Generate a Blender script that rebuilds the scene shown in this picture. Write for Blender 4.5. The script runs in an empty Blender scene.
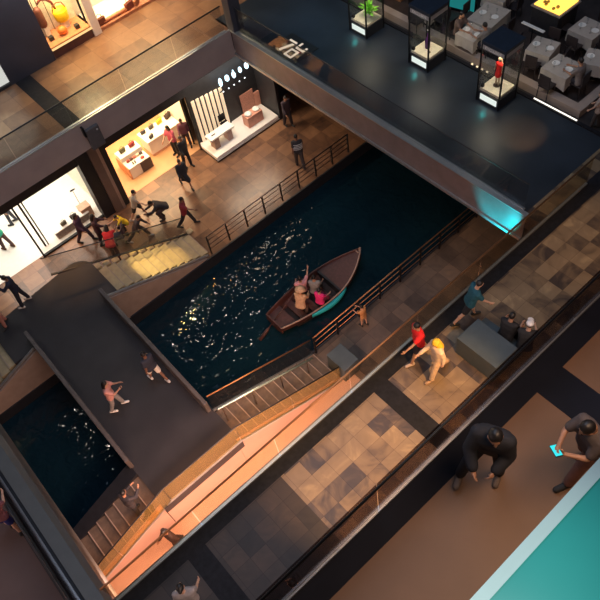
import bpy, bmesh, math, random
from mathutils import Vector, Matrix, Euler
random.seed(7)
S = bpy.context.scene
COL = S.collection
PI = math.pi

# ------------------------------------------------------------------ materials
MATS = {}
def _nt(name):
    m = bpy.data.materials.new(name); m.use_nodes = True
    nt = m.node_tree; nt.nodes.clear()
    out = nt.nodes.new('ShaderNodeOutputMaterial')
    return m, nt, out

def mat(name, col, rough=.6, metal=0.0, var=.12, scale=6.0, spec=.5, bump=0.0, emit=None, estr=0.0, coat=0.0):
    """principled material whose colour is gently mottled by procedural noise"""
    if name in MATS: return MATS[name]
    m, nt, out = _nt(name)
    b = nt.nodes.new('ShaderNodeBsdfPrincipled')
    nt.links.new(b.outputs[0], out.inputs[0])
    tc = nt.nodes.new('ShaderNodeTexCoord')
    nz = nt.nodes.new('ShaderNodeTexNoise'); nz.inputs['Scale'].default_value = scale; nz.inputs['Detail'].default_value = 4
    nt.links.new(tc.outputs['Object'], nz.inputs['Vector'])
    rp = nt.nodes.new('ShaderNodeValToRGB')
    rp.color_ramp.elements[0].position = .3; rp.color_ramp.elements[1].position = .7
    rp.color_ramp.elements[0].color = tuple(max(0, c*(1-var)) for c in col) + (1,)
    rp.color_ramp.elements[1].color = tuple(min(1, c*(1+var)) for c in col) + (1,)
    nt.links.new(nz.outputs['Fac'], rp.inputs[0]); nt.links.new(rp.outputs[0], b.inputs['Base Color'])
    b.inputs['Roughness'].default_value = rough; b.inputs['Metallic'].default_value = metal
    b.inputs['Specular IOR Level'].default_value = spec
    b.inputs['Coat Weight'].default_value = coat
    if emit is not None:
        b.inputs['Emission Color'].default_value = tuple(emit) + (1,); b.inputs['Emission Strength'].default_value = estr
    if bump:
        bp = nt.nodes.new('ShaderNodeBump'); bp.inputs['Strength'].default_value = bump
        nt.links.new(nz.outputs['Fac'], bp.inputs['Height']); nt.links.new(bp.outputs[0], b.inputs['Normal'])
    MATS[name] = m
    return m

def marble(name, cols, tile=.6, rough=.35, grout=.012, spec=.5):
    """patchwork of square stone tiles, each with its own tint and cloudy veining"""
    m, nt, out = _nt(name)
    N = nt.nodes.new; L = nt.links.new
    b = N('ShaderNodeBsdfPrincipled'); L(b.outputs[0], out.inputs[0])
    tc = N('ShaderNodeTexCoord')
    sc = N('ShaderNodeVectorMath'); sc.operation = 'SCALE'; sc.inputs['Scale'].default_value = 1/tile
    L(tc.outputs['Object'], sc.inputs[0])
    fl = N('ShaderNodeVectorMath'); fl.operation = 'FLOOR'; L(sc.outputs[0], fl.inputs[0])
    mul = N('ShaderNodeVectorMath'); mul.operation = 'MULTIPLY'; mul.inputs[1].default_value = (1, 1, 0); L(fl.outputs[0], mul.inputs[0])
    wn = N('ShaderNodeTexWhiteNoise'); wn.noise_dimensions = '3D'; L(mul.outputs[0], wn.inputs['Vector'])
    # a coarser patchwork mixed in, so that tiles cluster
    nz = N('ShaderNodeTexNoise'); nz.inputs['Scale'].default_value = 1.5; nz.inputs['Detail'].default_value = 7; nz.inputs['Distortion'].default_value = 1.6
    L(tc.outputs['Object'], nz.inputs['Vector'])
    a1 = N('ShaderNodeMath'); a1.operation = 'MULTIPLY'; a1.inputs[1].default_value = .58; L(wn.outputs['Value'], a1.inputs[0])
    a2 = N('ShaderNodeMath'); a2.operation = 'MULTIPLY_ADD'; a2.inputs[1].default_value = .85; L(nz.outputs['Fac'], a2.inputs[0]); L(a1.outputs[0], a2.inputs[2])
    a3 = N('ShaderNodeMath'); a3.operation = 'SUBTRACT'; a3.inputs[1].default_value = .22; L(a2.outputs[0], a3.inputs[0])
    rp = N('ShaderNodeValToRGB')
    els = rp.color_ramp.elements
    while len(els) < len(cols): els.new(.5)
    for i, c in enumerate(cols):
        els[i].position = i/(len(cols)-1); els[i].color = tuple(c) + (1,)
    L(a3.outputs[0], rp.inputs[0])
    # joints
    fr = N('ShaderNodeVectorMath'); fr.operation = 'FRACTION'; L(sc.outputs[0], fr.inputs[0])
    sp = N('ShaderNodeSeparateXYZ'); L(fr.outputs[0], sp.inputs[0])
    mn = N('ShaderNodeMath'); mn.operation = 'MINIMUM'; L(sp.outputs[0], mn.inputs[0]); L(sp.outputs[1], mn.inputs[1])
    lt = N('ShaderNodeMath'); lt.operation = 'LESS_THAN'; lt.inputs[1].default_value = grout/tile; L(mn.outputs[0], lt.inputs[0])
    mx = N('ShaderNodeMix'); mx.data_type = 'RGBA'; mx.blend_type = 'MULTIPLY'
    mx.inputs['B'].default_value = (.55, .5, .5, 1)
    L(lt.outputs[0], mx.inputs['Factor']); L(rp.outputs[0], mx.inputs['A'])
    L(mx.outputs['Result'], b.inputs['Base Color'])
    b.inputs['Roughness'].default_value = rough; b.inputs['Specular IOR Level'].default_value = spec
    MATS[name] = m
    return m

def glass(name, tint, gloss=.12, rough=.03, haze=0.0, hcol=(1,.7,.3)):
    m, nt, out = _nt(name); N = nt.nodes.new; L = nt.links.new
    t = N('ShaderNodeBsdfTransparent'); t.inputs[0].default_value = tuple(tint) + (1,)
    g = N('ShaderNodeBsdfGlossy'); g.inputs['Roughness'].default_value = rough
    nz = N('ShaderNodeTexNoise'); nz.inputs['Scale'].default_value = .8
    tc = N('ShaderNodeTexCoord'); L(tc.outputs['Object'], nz.inputs['Vector'])
    mr = N('ShaderNodeMapRange'); mr.inputs['To Min'].default_value = gloss*.7; mr.inputs['To Max'].default_value = gloss*1.3
    L(nz.outputs['Fac'], mr.inputs['Value'])
    lw = N('ShaderNodeLayerWeight'); lw.inputs['Blend'].default_value = .5
    pw = N('ShaderNodeMath'); pw.operation = 'POWER'; L(lw.outputs['Facing'], pw.inputs[0]); pw.inputs[1].default_value = 5
    mm = N('ShaderNodeMath'); mm.operation = 'MULTIPLY_ADD'; L(pw.outputs[0], mm.inputs[0]); mm.inputs[1].default_value = .5; L(mr.outputs[0], mm.inputs[2])
    mx = N('ShaderNodeMixShader'); L(mm.outputs[0], mx.inputs[0]); L(t.outputs[0], mx.inputs[1]); L(g.outputs[0], mx.inputs[2])
    if haze:
        tl = N('ShaderNodeBsdfTranslucent'); tl.inputs[0].default_value = tuple(hcol) + (1,)
        df = N('ShaderNodeBsdfDiffuse'); df.inputs[0].default_value = tuple(hcol) + (1,)
        m1 = N('ShaderNodeMixShader'); m1.inputs[0].default_value = .5; L(tl.outputs[0], m1.inputs[1]); L(df.outputs[0], m1.inputs[2])
        m2 = N('ShaderNodeMixShader'); m2.inputs[0].default_value = haze; L(mx.outputs[0], m2.inputs[1]); L(m1.outputs[0], m2.inputs[2]); mx = m2
    L(mx.outputs[0], out.inputs[0])
    MATS[name] = m
    return m

def emis(name, col, strength):
    if name in MATS: return MATS[name]
    m, nt, out = _nt(name)
    e = nt.nodes.new('ShaderNodeEmission'); e.inputs[0].default_value = tuple(col) + (1,); e.inputs[1].default_value = strength
    nt.links.new(e.outputs[0], out.inputs[0]); MATS[name] = m
    return m

def water_mat():
    m, nt, out = _nt('canal_water'); N = nt.nodes.new; L = nt.links.new
    b = N('ShaderNodeBsdfPrincipled'); L(b.outputs[0], out.inputs[0])
    b.inputs['Roughness'].default_value = .02; b.inputs['IOR'].default_value = 1.33
    tc = N('ShaderNodeTexCoord')
    n0 = N('ShaderNodeTexNoise'); n0.inputs['Scale'].default_value = .35; n0.inputs['Detail'].default_value = 3
    L(tc.outputs['Object'], n0.inputs['Vector'])
    rp = N('ShaderNodeValToRGB'); rp.color_ramp.elements[0].color = (.003, .013, .022, 1); rp.color_ramp.elements[1].color = (.007, .028, .040, 1)
    L(n0.outputs['Fac'], rp.inputs[0]); L(rp.outputs[0], b.inputs['Base Color'])
    n1 = N('ShaderNodeTexNoise'); n1.inputs['Scale'].default_value = 2.9; n1.inputs['Detail'].default_value = 1.6; n1.inputs['Distortion'].default_value = .4
    L(tc.outputs['Object'], n1.inputs['Vector'])
    bp = N('ShaderNodeBump'); bp.inputs['Strength'].default_value = .58; bp.inputs['Distance'].default_value = .12
    L(n1.outputs['Fac'], bp.inputs['Height']); L(bp.outputs[0], b.inputs['Normal'])
    return m

# ------------------------------------------------------------------ mesh helpers
class MB:
    def __init__(s): s.bm = bmesh.new()
    def box(s, x0, y0, z0, x1, y1, z1, rz=0, piv=None):
        vs = [s.bm.verts.new(v) for v in ((x0,y0,z0),(x1,y0,z0),(x1,y1,z0),(x0,y1,z0),(x0,y0,z1),(x1,y0,z1),(x1,y1,z1),(x0,y1,z1))]
        for f in ((3,2,1,0),(4,5,6,7),(0,1,5,4),(1,2,6,5),(2,3,7,6),(3,0,4,7)): s.bm.faces.new([vs[i] for i in f])
        if rz:
            bmesh.ops.rotate(s.bm, verts=vs, cent=piv or ((x0+x1)/2,(y0+y1)/2,0), matrix=Matrix.Rotation(rz,3,'Z'))
        return s
    def prism(s, pts, z0, z1):
        """pts counter-clockwise in xy"""
        a = [s.bm.verts.new((p[0],p[1],z0)) for p in pts]; b = [s.bm.verts.new((p[0],p[1],z1)) for p in pts]
        n = len(pts)
        s.bm.faces.new(a[::-1]); s.bm.faces.new(b)
        for i in range(n): s.bm.faces.new((a[i],a[(i+1)%n],b[(i+1)%n],b[i]))
        return s
    def prism_y(s, pts, y0, y1):
        """outline in xz, extruded along y"""
        a = [s.bm.verts.new((p[0],y0,p[1])) for p in pts]; b = [s.bm.verts.new((p[0],y1,p[1])) for p in pts]
        n = len(pts)
        s.bm.faces.new(a); s.bm.faces.new(b[::-1])
        for i in range(n): s.bm.faces.new((a[(i+1)%n],a[i],b[i],b[(i+1)%n]))
        return s
    def rings(s, rings, cap=True):
        R = [[s.bm.verts.new(v) for v in r] for r in rings]
        n = len(R[0])
        for a, b in zip(R, R[1:]):
            for i in range(n): s.bm.faces.new((a[i],a[(i+1)%n],b[(i+1)%n],b[i]))
        if cap:
            s.bm.faces.new(R[0][::-1]); s.bm.faces.new(R[-1])
        return s
    def tube(s, path, r, seg=8):
        path = [Vector(p) for p in path]; out = []
        rr = r if isinstance(r, (list, tuple)) else [r]*len(path)
        for i, p in enumerate(path):
            d = (path[min(i+1,len(path)-1)] - path[max(i-1,0)]).normalized()
            u = d.orthogonal().normalized() if i == 0 else (u - d*u.dot(d)).normalized()
            w = d.cross(u)
            out.append([p + (u*math.cos(2*PI*k/seg) + w*math.sin(2*PI*k/seg))*rr[i] for k in range(seg)])
        return s.rings(out)
    def lathe(s, prof, c=(0,0,0), seg=16):
        return s.rings([[(c[0]+r*math.cos(2*PI*k/seg), c[1]+r*math.sin(2*PI*k/seg), c[2]+z) for k in range(seg)] for r, z in prof])
    def ell(s, c, r, rot=None, u=12, v=8):
        c = Vector(c); rings = []
        for j in range(v+1):
            t = -PI/2 + PI*j/v
            t = max(-PI/2+.02, min(PI/2-.02, t))
            ring = []
            for k in range(u):
                q = Vector((r[0]*math.cos(t)*math.cos(2*PI*k/u), r[1]*math.cos(t)*math.sin(2*PI*k/u), r[2]*math.sin(t)))
                ring.append(c + (rot @ q if rot else q))
            rings.append(ring)
        return s.rings(rings)
    def cap(s, p0, p1, r0, r1, seg=10):
        """capsule with two radii"""
        p0, p1 = Vector(p0), Vector(p1); d = p1-p0
        if d.length < 1e-5: return s.ell(p0, (r0,)*3)
        d.normalize(); u = d.orthogonal().normalized(); w = d.cross(u); R = []
        for k in range(4):
            t = -PI/2 + .08 + (PI/2-.08)*k/3; R.append((p0 + d*r0*math.sin(t), r0*math.cos(t)))
        for k in range(4):
            t = (PI/2-.08)*k/3; R.append((p1 + d*r1*math.sin(t), r1*math.cos(t)))
        return s.rings([[c + (u*math.cos(2*PI*i/seg) + w*math.sin(2*PI*i/seg))*r for i in range(seg)] for c, r in R])
    def quad(s, pts):
        s.bm.faces.new([s.bm.verts.new(p) for p in pts]); return s
    def mesh(s, name):
        me = bpy.data.meshes.new(name); bmesh.ops.recalc_face_normals(s.bm, faces=s.bm.faces); s.bm.to_mesh(me); s.bm.free(); return me
    def build(s, name, m, parent=None, bevel=0.0, smooth=False, loc=None):
        if bevel:
            bmesh.ops.recalc_face_normals(s.bm, faces=s.bm.faces)
            es = [e for e in s.bm.edges if len(e.link_faces) == 2 and e.calc_face_angle(0) > .6]
            bmesh.ops.bevel(s.bm, geom=es, offset=bevel, segments=2, affect='EDGES', profile=.6)
        me = s.mesh(name)
        return put(name, me, m, parent, smooth, loc)

def put(name, me, m, parent=None, smooth=False, loc=None):
    if not me.materials: me.materials.append(m)
    if smooth:
        for p in me.polygons: p.use_smooth = True
    o = bpy.data.objects.new(name, me); COL.objects.link(o)
    if parent: o.parent = parent
    if loc: o.location = loc
    return o

def tag(o, label, cat, group=None, kind=None):
    o['label'] = label; o['category'] = cat
    if group: o['group'] = group
    if kind: o['kind'] = kind
    return o
def thing(name, label, cat, loc=(0,0,0), rz=0, group=None):
    o = bpy.data.objects.new(name, None); COL.objects.link(o); o.empty_display_size = .2
    o.location = loc; o.rotation_euler = (0,0,rz)
    return tag(o, label, cat, group)
def struct(mb, name, m, label=None, parent=None, bevel=0):
    o = mb.build(name, m, parent, bevel)
    if not parent: o['kind'] = 'structure'
    if label: o['label'] = label
    return o
def kids(o): return [c for c in COL.objects if c.parent == o]
def copy_tree(o, parent=None):
    c = o.copy(); COL.objects.link(c)
    if parent: c.parent = parent
    for ch in kids(o): copy_tree(ch, c)
    return c

# ------------------------------------------------------------------ palette
M_left = marble('warm_marble_floor', [(.06,.032,.024),(.16,.08,.047),(.26,.13,.07),(.35,.19,.10)], .7, .3)
M_right = marble('canal_side_stone', [(.045,.035,.032),(.10,.075,.06),(.15,.11,.085),(.22,.15,.10)], .62, .4)
M_b1 = marble('brown_marble_floor', [(.030,.022,.020),(.060,.042,.032),(.19,.13,.075),(.24,.17,.10),(.40,.29,.16)], .46, .4, grout=.01)
M_ul = marble('balcony_marble', [(.10,.05,.03),(.18,.09,.05),(.24,.125,.065),(.30,.165,.09)], .9, .3)
M_band = mat('dark_granite', (.013,.013,.017), .6, var=.3, scale=9, spec=.2)
M_plaza = mat('dark_polished_granite', (.022,.029,.040), .40, var=.35, scale=.6, spec=.5)
M_band2 = mat('blue_black_granite', (.009,.011,.020), .6, var=.15, scale=2, spec=.15)
M_l1 = mat('brown_floor', (.20,.11,.062), .5, var=.10, scale=1.2)
M_ll = mat('dim_brown_floor', (.10,.065,.06), .5, var=.1, scale=1.5)
M_deck = mat('bridge_deck_asphalt', (.026,.024,.027), .6, var=.25, scale=1.0)
M_curb = mat('bridge_parapet_stone', (.10,.085,.08), .5, var=.15, scale=4)
M_fascia = mat('brushed_metal_fascia', (.22,.17,.165), .34, metal=.2, var=.12, scale=3)
M_fasciaL = mat('balcony_fascia_panel', (.44,.36,.34), .45, metal=.2, var=.08, scale=1.2)
M_trim = mat('pale_metal_trim', (.55,.55,.55), .3, metal=.8, var=.05)
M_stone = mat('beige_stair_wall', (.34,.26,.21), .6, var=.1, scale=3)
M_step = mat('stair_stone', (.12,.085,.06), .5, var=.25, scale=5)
M_stepy = mat('stair_stone_pale', (.42,.33,.19), .5, var=.15, scale=5)
M_dark = mat('dark_cladding', (.018,.019,.024), .5, var=.2)
M_slate = mat('dark_blue_column', (.035,.036,.052), .5, var=.15, scale=.8)
M_black = mat('black_metal', (.012,.012,.014), .35, metal=.5, var=.1)
M_steel = mat('bronze_rail_metal', (.22,.16,.13), .3, metal=.8, var=.1)
M_brass = mat('copper_handrail', (.42,.20,.09), .35, metal=.7, var=.1)
M_cream = mat('cream_wall', (.80,.72,.60), .7, var=.03)
M_white = mat('white_lacquer', (.82,.80,.76), .4, var=.03)
M_cabin = mat('brown_pillar', (.17,.115,.095), .5, var=.1, scale=2)
M_pinkglow = mat('pink_glow_tint', (.62,.40,.30), .5, var=.05, scale=1.2)  # pink light of the strip put into the colour of floor and walls
M_shopfl = mat('shop_oak_floor', (.62,.34,.17), .4, var=.08, scale=2)
G_clear = glass('balustrade_glass', (.84,.86,.87), .03)
G_dark = glass('smoked_balustrade_glass', (.55,.49,.48), .05)
G_warm = glass('amber_tinted_glass', (.93,.86,.74), .07)
G_amber = glass('amber_film_glass', (.92,.80,.58), .05, haze=.15, hcol=(.80,.62,.24))
G_case = glass('display_case_glass', (.90,.92,.93), .04)
M_cloth = mat('white_tablecloth', (.42,.37,.33), .8, var=.06, scale=6)
M_bench = mat('slate_block', (.060,.080,.092), .5, var=.12, scale=3)
M_hull = mat('dark_red_timber', (.085,.030,.024), .5, var=.25, scale=9)
M_deckb = mat('boat_deck_boards', (.085,.036,.032), .55, var=.2, scale=10)
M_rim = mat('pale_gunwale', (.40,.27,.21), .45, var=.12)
M_cyan = mat('cyan_hull_side', (.03,.55,.60), .5, var=.08)
W_led = emis('white_led', (1,.93,.82), 1.6)
W_cream = emis('lit_cream_panel', (1,.82,.58), 1.0)

# ------------------------------------------------------------------ setting: levels  0 = canal walk, 5.5 = gallery, 11.5 = upper gallery
struct(MB().box(-9,16.9,-1.4,26,29,0), 'floor_canal_left', M_left)
struct(MB().box(-9,-2,-1.4,26,10.7,0), 'floor_canal_right', M_right)
struct(MB().box(-8,5.2,0,7.2,9.3,.012), 'floor_lit_strip', M_pinkglow)
w = struct(MB().box(-9,10.7,-.9,26,16.9,-.5), 'canal_water', water_mat()); w['label'] = 'dark teal canal water'
struct(MB().box(-9,16.86,-1.4,2.9,16.899,.0).box(2.9,16.84,-1.4,26,16.9,.06), 'trim_canal_left', M_dark)
struct(MB().box(-9,10.7,-1.4,26,10.76,.05), 'trim_canal_right', M_dark)
# footbridge: deck, rounded landings, solid parapets
dk = []
for k in range(7):
    a = PI/2*k/6; dk.append((2.35+.65*math.cos(a), 18.7+.7*math.sin(a)))
for k in range(7):
    a = PI/2 + PI/2*k/6; dk.append((-.6+.7*math.cos(a), 18.4+.7*math.sin(a)))
pts = [(-.4,9.15),(2.62,9.15),(2.62,17.05),(3.0,17.05)] + dk + [(-1.3,17.05),(-.4,17.05)]
struct(MB().prism(pts, 1.25, 1.6), 'bridge_floor', M_deck)
struct(MB().box(-1.2,17.1,0,2.9,19.1,1.25), 'bridge_wall_left_bank', M_stone)
struct(MB().box(-.4,9.3,0,2.5,10.66,1.25), 'bridge_wall_right_bank', M_pinkglow)
def parapet(x0, x1, y0, y1, nm):
    struct(MB().box(x0,y0,1.15,x1,y1,2.15), nm, M_curb, bevel=.03)
parapet(2.42,2.56,10.7,17.1,'bridge_wall_parapet'); parapet(-.46,-.32,10.9,17.5,'bridge_wall_parapet.001')
struct(MB().box(-.4,10.7,.9,2.5,17.1,1.25), 'bridge_trim_girder', M_dark)
# stairs
def stairs(name, x_top, x_bot, y0, y1, n, m, wall_y=None, wm=M_stone):
    """solid flight from z=1.6 at x_top down to 0 at x_bot"""
    mb = MB(); d = (x_bot-x_top)/n; h = 1.6/(n+1)
    for i in range(n):
        a, b = x_top+d*i, x_top+d*(i+1); z = 1.6-h*(i+1)
        mb.box(min(a,b), y0, max(0,z-.42) if i < n-1 else 0, max(a,b), y1, z)
    o = struct(mb, name, m)
    nos = MB()
    for i in range(n):
        a = x_top+d*(i+1); z = 1.6-h*(i+1)
        nos.box(min(a,a-.03*(1 if d>0 else -1)), y0+.02, z, max(a,a-.03*(1 if d>0 else -1)), y1-.02, z+.006)
    struct(nos, 'nosing_strip', M_stone, parent=o)
    return o
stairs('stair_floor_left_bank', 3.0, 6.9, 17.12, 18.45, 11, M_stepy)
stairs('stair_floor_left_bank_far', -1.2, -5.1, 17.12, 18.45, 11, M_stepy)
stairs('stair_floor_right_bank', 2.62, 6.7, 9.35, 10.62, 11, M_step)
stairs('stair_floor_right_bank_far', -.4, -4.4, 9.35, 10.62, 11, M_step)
def tri_wall(name, x_top, x_bot, y0, y1, m, zt=1.6, zb=0.0, base=-.6):
    q = [(x_top,base),(x_bot,base),(x_bot,zb+.06),(x_top,zt+.06)]
    if x_bot < x_top: q = q[::-1]
    struct(MB().prism_y(q, y0, y1), name, m)
tri_wall('stair_wall_left_bank', 2.5, 6.7, 16.9, 17.1, M_stone)
tri_wall('stair_wall_left_bank_far', -.45, -4.9, 16.9, 17.1, M_stone)
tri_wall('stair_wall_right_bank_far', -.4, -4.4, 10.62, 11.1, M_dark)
tri_wall('stair_wall_strip_side', 2.5, 6.75, 9.27, 9.34, M_pinkglow, base=0.0)
tri_wall('stair_wall_strip_side_far', -.42, -4.45, 9.27, 9.34, M_pinkglow, base=0.0)
struct(MB().tube([(2.5,17.0,1.72),(6.8,17.0,.1)], .05).tube([(-.5,17.0,1.72),(-5,17.0,.1)],.05), 'stair_trim_coping', M_trim)
mb = MB()  # added blocks that stand in for the tread reflections in the glass
for i in range(12):
    x = 2.95+.36*i; z = max(0, 1.45-.145*i)
    mb.box(x, 18.5, max(0,z-.1), x+.27, 18.75, z+.10)
struct(mb, 'stair_trim_reflection_blocks', M_stepy, bevel=.05)
# gallery slab on the right bank
struct(MB().box(-9,1.2,4.95,12.5,6.45,5.5).box(12.5,-2,4.95,26,7.0,5.5), 'floor_gallery_right', M_b1)
struct(MB().box(-9,6.02,5.5,26,6.46,5.506), 'floor_gallery_border', M_band)
for i, x in enumerate((-6.6,-.6,5.35)):
    struct(MB().box(x,1.2,5.5,x+.5,6.02,5.506), 'floor_gallery_cross_band' + ('.%03d'%i if i else ''), M_band)
struct(MB().box(-2.8,1.2,5.5,2.2,6.02,5.505), 'floor_gallery_dark_stretch', marble('darker_marble', [(.018,.014,.013),(.035,.026,.022),(.05,.035,.028),(.085,.055,.04)], .46, .55))  # left stretch overlaid with darker tile tints
struct(MB().box(-9,6.46,5.0,12.5,6.50,5.53), 'trim_gallery_edge', M_steel)
# plaza slab across the canal (far end)
struct(MB().box(12.52,7.0,4.6,16.55,22,5.5), 'floor_plaza', M_plaza)
struct(MB().box(12.46,6.9,4.45,12.56,20.9,5.5), 'trim_plaza_fascia', M_fascia)
struct(MB().box(12.40,6.9,4.40,12.56,20.9,4.5), 'trim_plaza_fascia_lip', M_trim)
struct(MB().box(12.42,6.9,5.5,12.58,20.9,5.53), 'trim_plaza_edge', M_trim)
struct(MB().box(16.55,-2,5.0,26,22,5.32), 'floor_terrace', mat('terrace_dark_boards', (.035,.028,.028), .5, var=.25, scale=2))
struct(MB().box(16.50,6.5,5.3,16.62,22,5.56), 'trim_plaza_far_edge', M_band)
# left gallery (balcony)
struct(MB().box(-9,21,4.9,12.6,25.2,5.5).box(12.6,22,4.9,26,30,5.5), 'floor_balcony', M_ul)
struct(MB().box(5.0,21.1,5.5,5.65,25,5.506), 'floor_balcony_cross_band', M_band)
struct(MB().box(-9,20.94,4.36,12.46,21.0,5.5), 'trim_balcony_fascia', M_fasciaL)
struct(MB().box(-9,20.94,5.5,12.46,21.02,5.53), 'trim_balcony_edge', M_trim)
struct(MB().box(-9,21.0,4.3,12.5,29,4.4), 'ceiling_shops', M_dark)
# upper gallery close to the camera
struct(MB().box(-9,-4,11.0,26,2.42,11.5), 'floor_upper_gallery', M_l1)
struct(MB().box(-9,2.0,11.5,26,2.43,11.506), 'floor_upper_border', M_band2)
struct(MB().box(5.1,-4,11.5,5.72,2.0,11.506), 'floor_upper_cross_band', M_band2)
# side gallery at lower left
struct(MB().box(-9,-2,4.9,-2.85,21,5.5), 'floor_side_gallery', M_ll)
struct(MB().box(-3.2,-2,5.5,-2.8,21,5.506), 'floor_side_border', M_dark)
mbeam = MB().prism_y([(-2.82,4.1),(-2.42,4.1),(-2.38,5.35),(-2.5,5.56),(-2.82,5.6)], -1.5, 21)
struct(mbeam, 'trim_side_gallery_beam', mat('grey_green_beam', (.105,.108,.105), .45, var=.1, scale=2))
# column at the corner of plaza and balcony, dark column by the upper shops
struct(MB().box(12.45,20.65,5.5,12.95,21.1,9.5), 'wall_corner_column', M_slate, bevel=.03)
struct(MB().box(4.85,25.0,5.5,6.85,25.8,9.6), 'wall_dark_pier', M_slate)
struct(MB().box(-9,26.9,5.5,4.85,27.1,9.6).box(6.85,26.9,5.5,14,27.1,9.6), 'wall_upper_shops_back', M_cream)
struct(MB().box(8.72,25.0,5.5,9.05,25.25,9.6), 'wall_shop_post', M_cream)
struct(MB().box(-9,25.0,5.5,4.85,25.15,5.62), 'trim_upper_window_sill', M_dark)
wn = struct(MB().box(-9,25.02,5.62,4.83,25.05,9.6), 'window_1', G_clear)
struct(MB().box(-9,25.10,5.5,4.85,25.16,9.6), 'wall_window_lightbox', emis('lit_white_window', (1,.95,.86), .95))

# ------------------------------------------------------------------ canal-level shops on the left bank
YF = 22.1
struct(MB().box(-9,YF,3.02,10.4,YF+.2,4.3), 'wall_shop_header', M_dark)
struct(MB().box(14.15,YF,0,24,YF+.2,4.9), 'wall_dark_facade', M_dark)
struct(MB().box(-9,27.4,0,5.3,27.6,4.2), 'wall_left_shop_back', M_cream)
struct(MB().box(5.3,26.2,0,12.4,26.4,4.2), 'wall_middle_shop_back', M_cream)
struct(MB().box(5.2,22.3,0,5.4,27.4,4.2), 'wall_shop_partition', M_cream)
struct(MB().box(10.36,22.9,0,10.46,26.2,4.2), 'wall_shop_partition.001', M_cream)
struct(MB().box(-9,22.25,0,5.2,27.4,.01), 'floor_left_shop', M_white)
struct(MB().box(5.4,22.25,0,12.4,26.2,.01), 'floor_middle_shop', M_shopfl)
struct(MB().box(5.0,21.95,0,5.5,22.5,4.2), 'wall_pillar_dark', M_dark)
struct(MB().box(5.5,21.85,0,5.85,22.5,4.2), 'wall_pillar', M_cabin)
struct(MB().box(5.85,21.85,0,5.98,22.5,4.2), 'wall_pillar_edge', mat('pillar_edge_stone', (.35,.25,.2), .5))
struct(MB().box(5.98,21.95,0,6.25,22.5,4.2), 'wall_pillar_dark_side', M_dark)  # dark face of the two tone pillar
struct(MB().box(10.4,22.3,0.0,14.2,22.4,4.2), 'wall_display_back', M_dark)
struct(MB().box(14.0,20.9,0,14.15,22.3,4.2), 'wall_display_end', M_dark)
# left shop glass front with mullions
o = struct(MB().box(2.05,YF+.04,.08,5.0,YF+.07,3.02), 'window_2', glass('shop_glass', (.97,.97,.96), .03))
struct(MB().box(1.98,YF,.0,2.05,YF+.12,3.02).box(2.05,YF,0,5.0,YF+.12,.08), 'window_frame', M_black, parent=o)
struct(MB().box(2.3,YF+.5,.0,2.38,YF+.56,2.9).box(2.45,YF+.5,0,2.5,YF+.56,2.9), 'door_1', M_black)

# ------------------------------------------------------------------ light helpers
def area(name, loc, size, power, col, rot=(0,0,0), sy=None, spread=None):
    l = bpy.data.lights.new(name, 'AREA'); l.energy = power; l.color = col; l.size = size
    if sy: l.shape = 'RECTANGLE'; l.size_y = sy
    if spread: l.spread = spread
    o = bpy.data.objects.new(name, l); o.location = loc; o.rotation_euler = rot; COL.objects.link(o); return o
def spot(name, loc, target, power, col, ang=50, blend=.6, rad=.05):
    l = bpy.data.lights.new(name, 'SPOT'); l.energy = power; l.color = col; l.spot_size = math.radians(ang); l.spot_blend = blend; l.shadow_soft_size = rad
    o = bpy.data.objects.new(name, l); o.location = loc
    o.rotation_euler = (Vector(target)-Vector(loc)).to_track_quat('-Z','Y').to_euler(); COL.objects.link(o); return o

# ------------------------------------------------------------------ balustrades and railings
def balustrade(label, path, h, m, rail_m=M_black, group=None, rail_r=.028, thick=.016, post=None, base=.08, name='glass_balustrade', base_m=None, gap=.012):
    """path: list of (x,y,z) along the foot; one pane per segment piece, a base channel and a top rail"""
    t = thing(name, label, 'balustrade', path[0], 0, group)
    o0 = Vector(path[0]); P = [Vector(p)-o0 for p in path]
    MB().tube([p+Vector((0,0,h)) for p in P], rail_r, 8).build('handrail', rail_m, t, smooth=True)
    for a, b in zip(P, P[1:]):
        d = b-a; L = Vector((d.x,d.y,0)).length; n = max(1, round(L/2.4)); nrm = Vector((-d.y,d.x,0)).normalized()*thick/2
        for i in range(n):
            p, q = a+d*((i+gap/2)/n), a+d*((i+1-gap/2)/n)
            up0, up1 = Vector((0,0,base)), Vector((0,0,h-.03))
            mb = MB(); vs = [mb.bm.verts.new(v) for v in (p-nrm+up0,q-nrm+up0,q+nrm+up0,p+nrm+up0,p-nrm+up1,q-nrm+up1,q+nrm+up1,p+nrm+up1)]
            for f in ((3,2,1,0),(4,5,6,7),(0,1,5,4),(1,2,6,5),(2,3,7,6),(3,0,4,7)): mb.bm.faces.new([vs[k] for k in f])
            mb.build('glass_pane', m, t)
        nb = nrm.normalized()*.035
        mb = MB(); vs = [mb.bm.verts.new(v) for v in (a-nb,b-nb,b+nb,a+nb)] + [mb.bm.verts.new(v+Vector((0,0,base))) for v in (a-nb,b-nb,b+nb,a+nb)]
        for f in ((3,2,1,0),(4,5,6,7),(0,1,5,4),(1,2,6,5),(2,3,7,6),(3,0,4,7)): mb.bm.faces.new([vs[k] for k in f])
        mb.build('base_channel', base_m or M_trim, t)
    return t
balustrade('long glass balustrade edging the marble gallery above the canal walk', [(-2.3,6.42,5.5),(14.6,6.42,5.5)], 1.08, G_warm, M_brass, base=.06)
t = balustrade('dark topped glass balustrade of the nearest brown floor at lower right', [(-2.4,2.40,11.5),(11,2.40,11.5)], 1.08, G_dark, M_black, base=.05, rail_r=.02)
for c in kids(t):
    if c.name.startswith('handrail'): c.location.y -= .05
balustrade('glass balustrade along the edge of the dark plaza beside the display cases', [(12.62,7.1,5.5),(12.62,20.6,5.5)], 1.05, G_clear, M_dark, rail_r=.02, base=.05)
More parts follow.
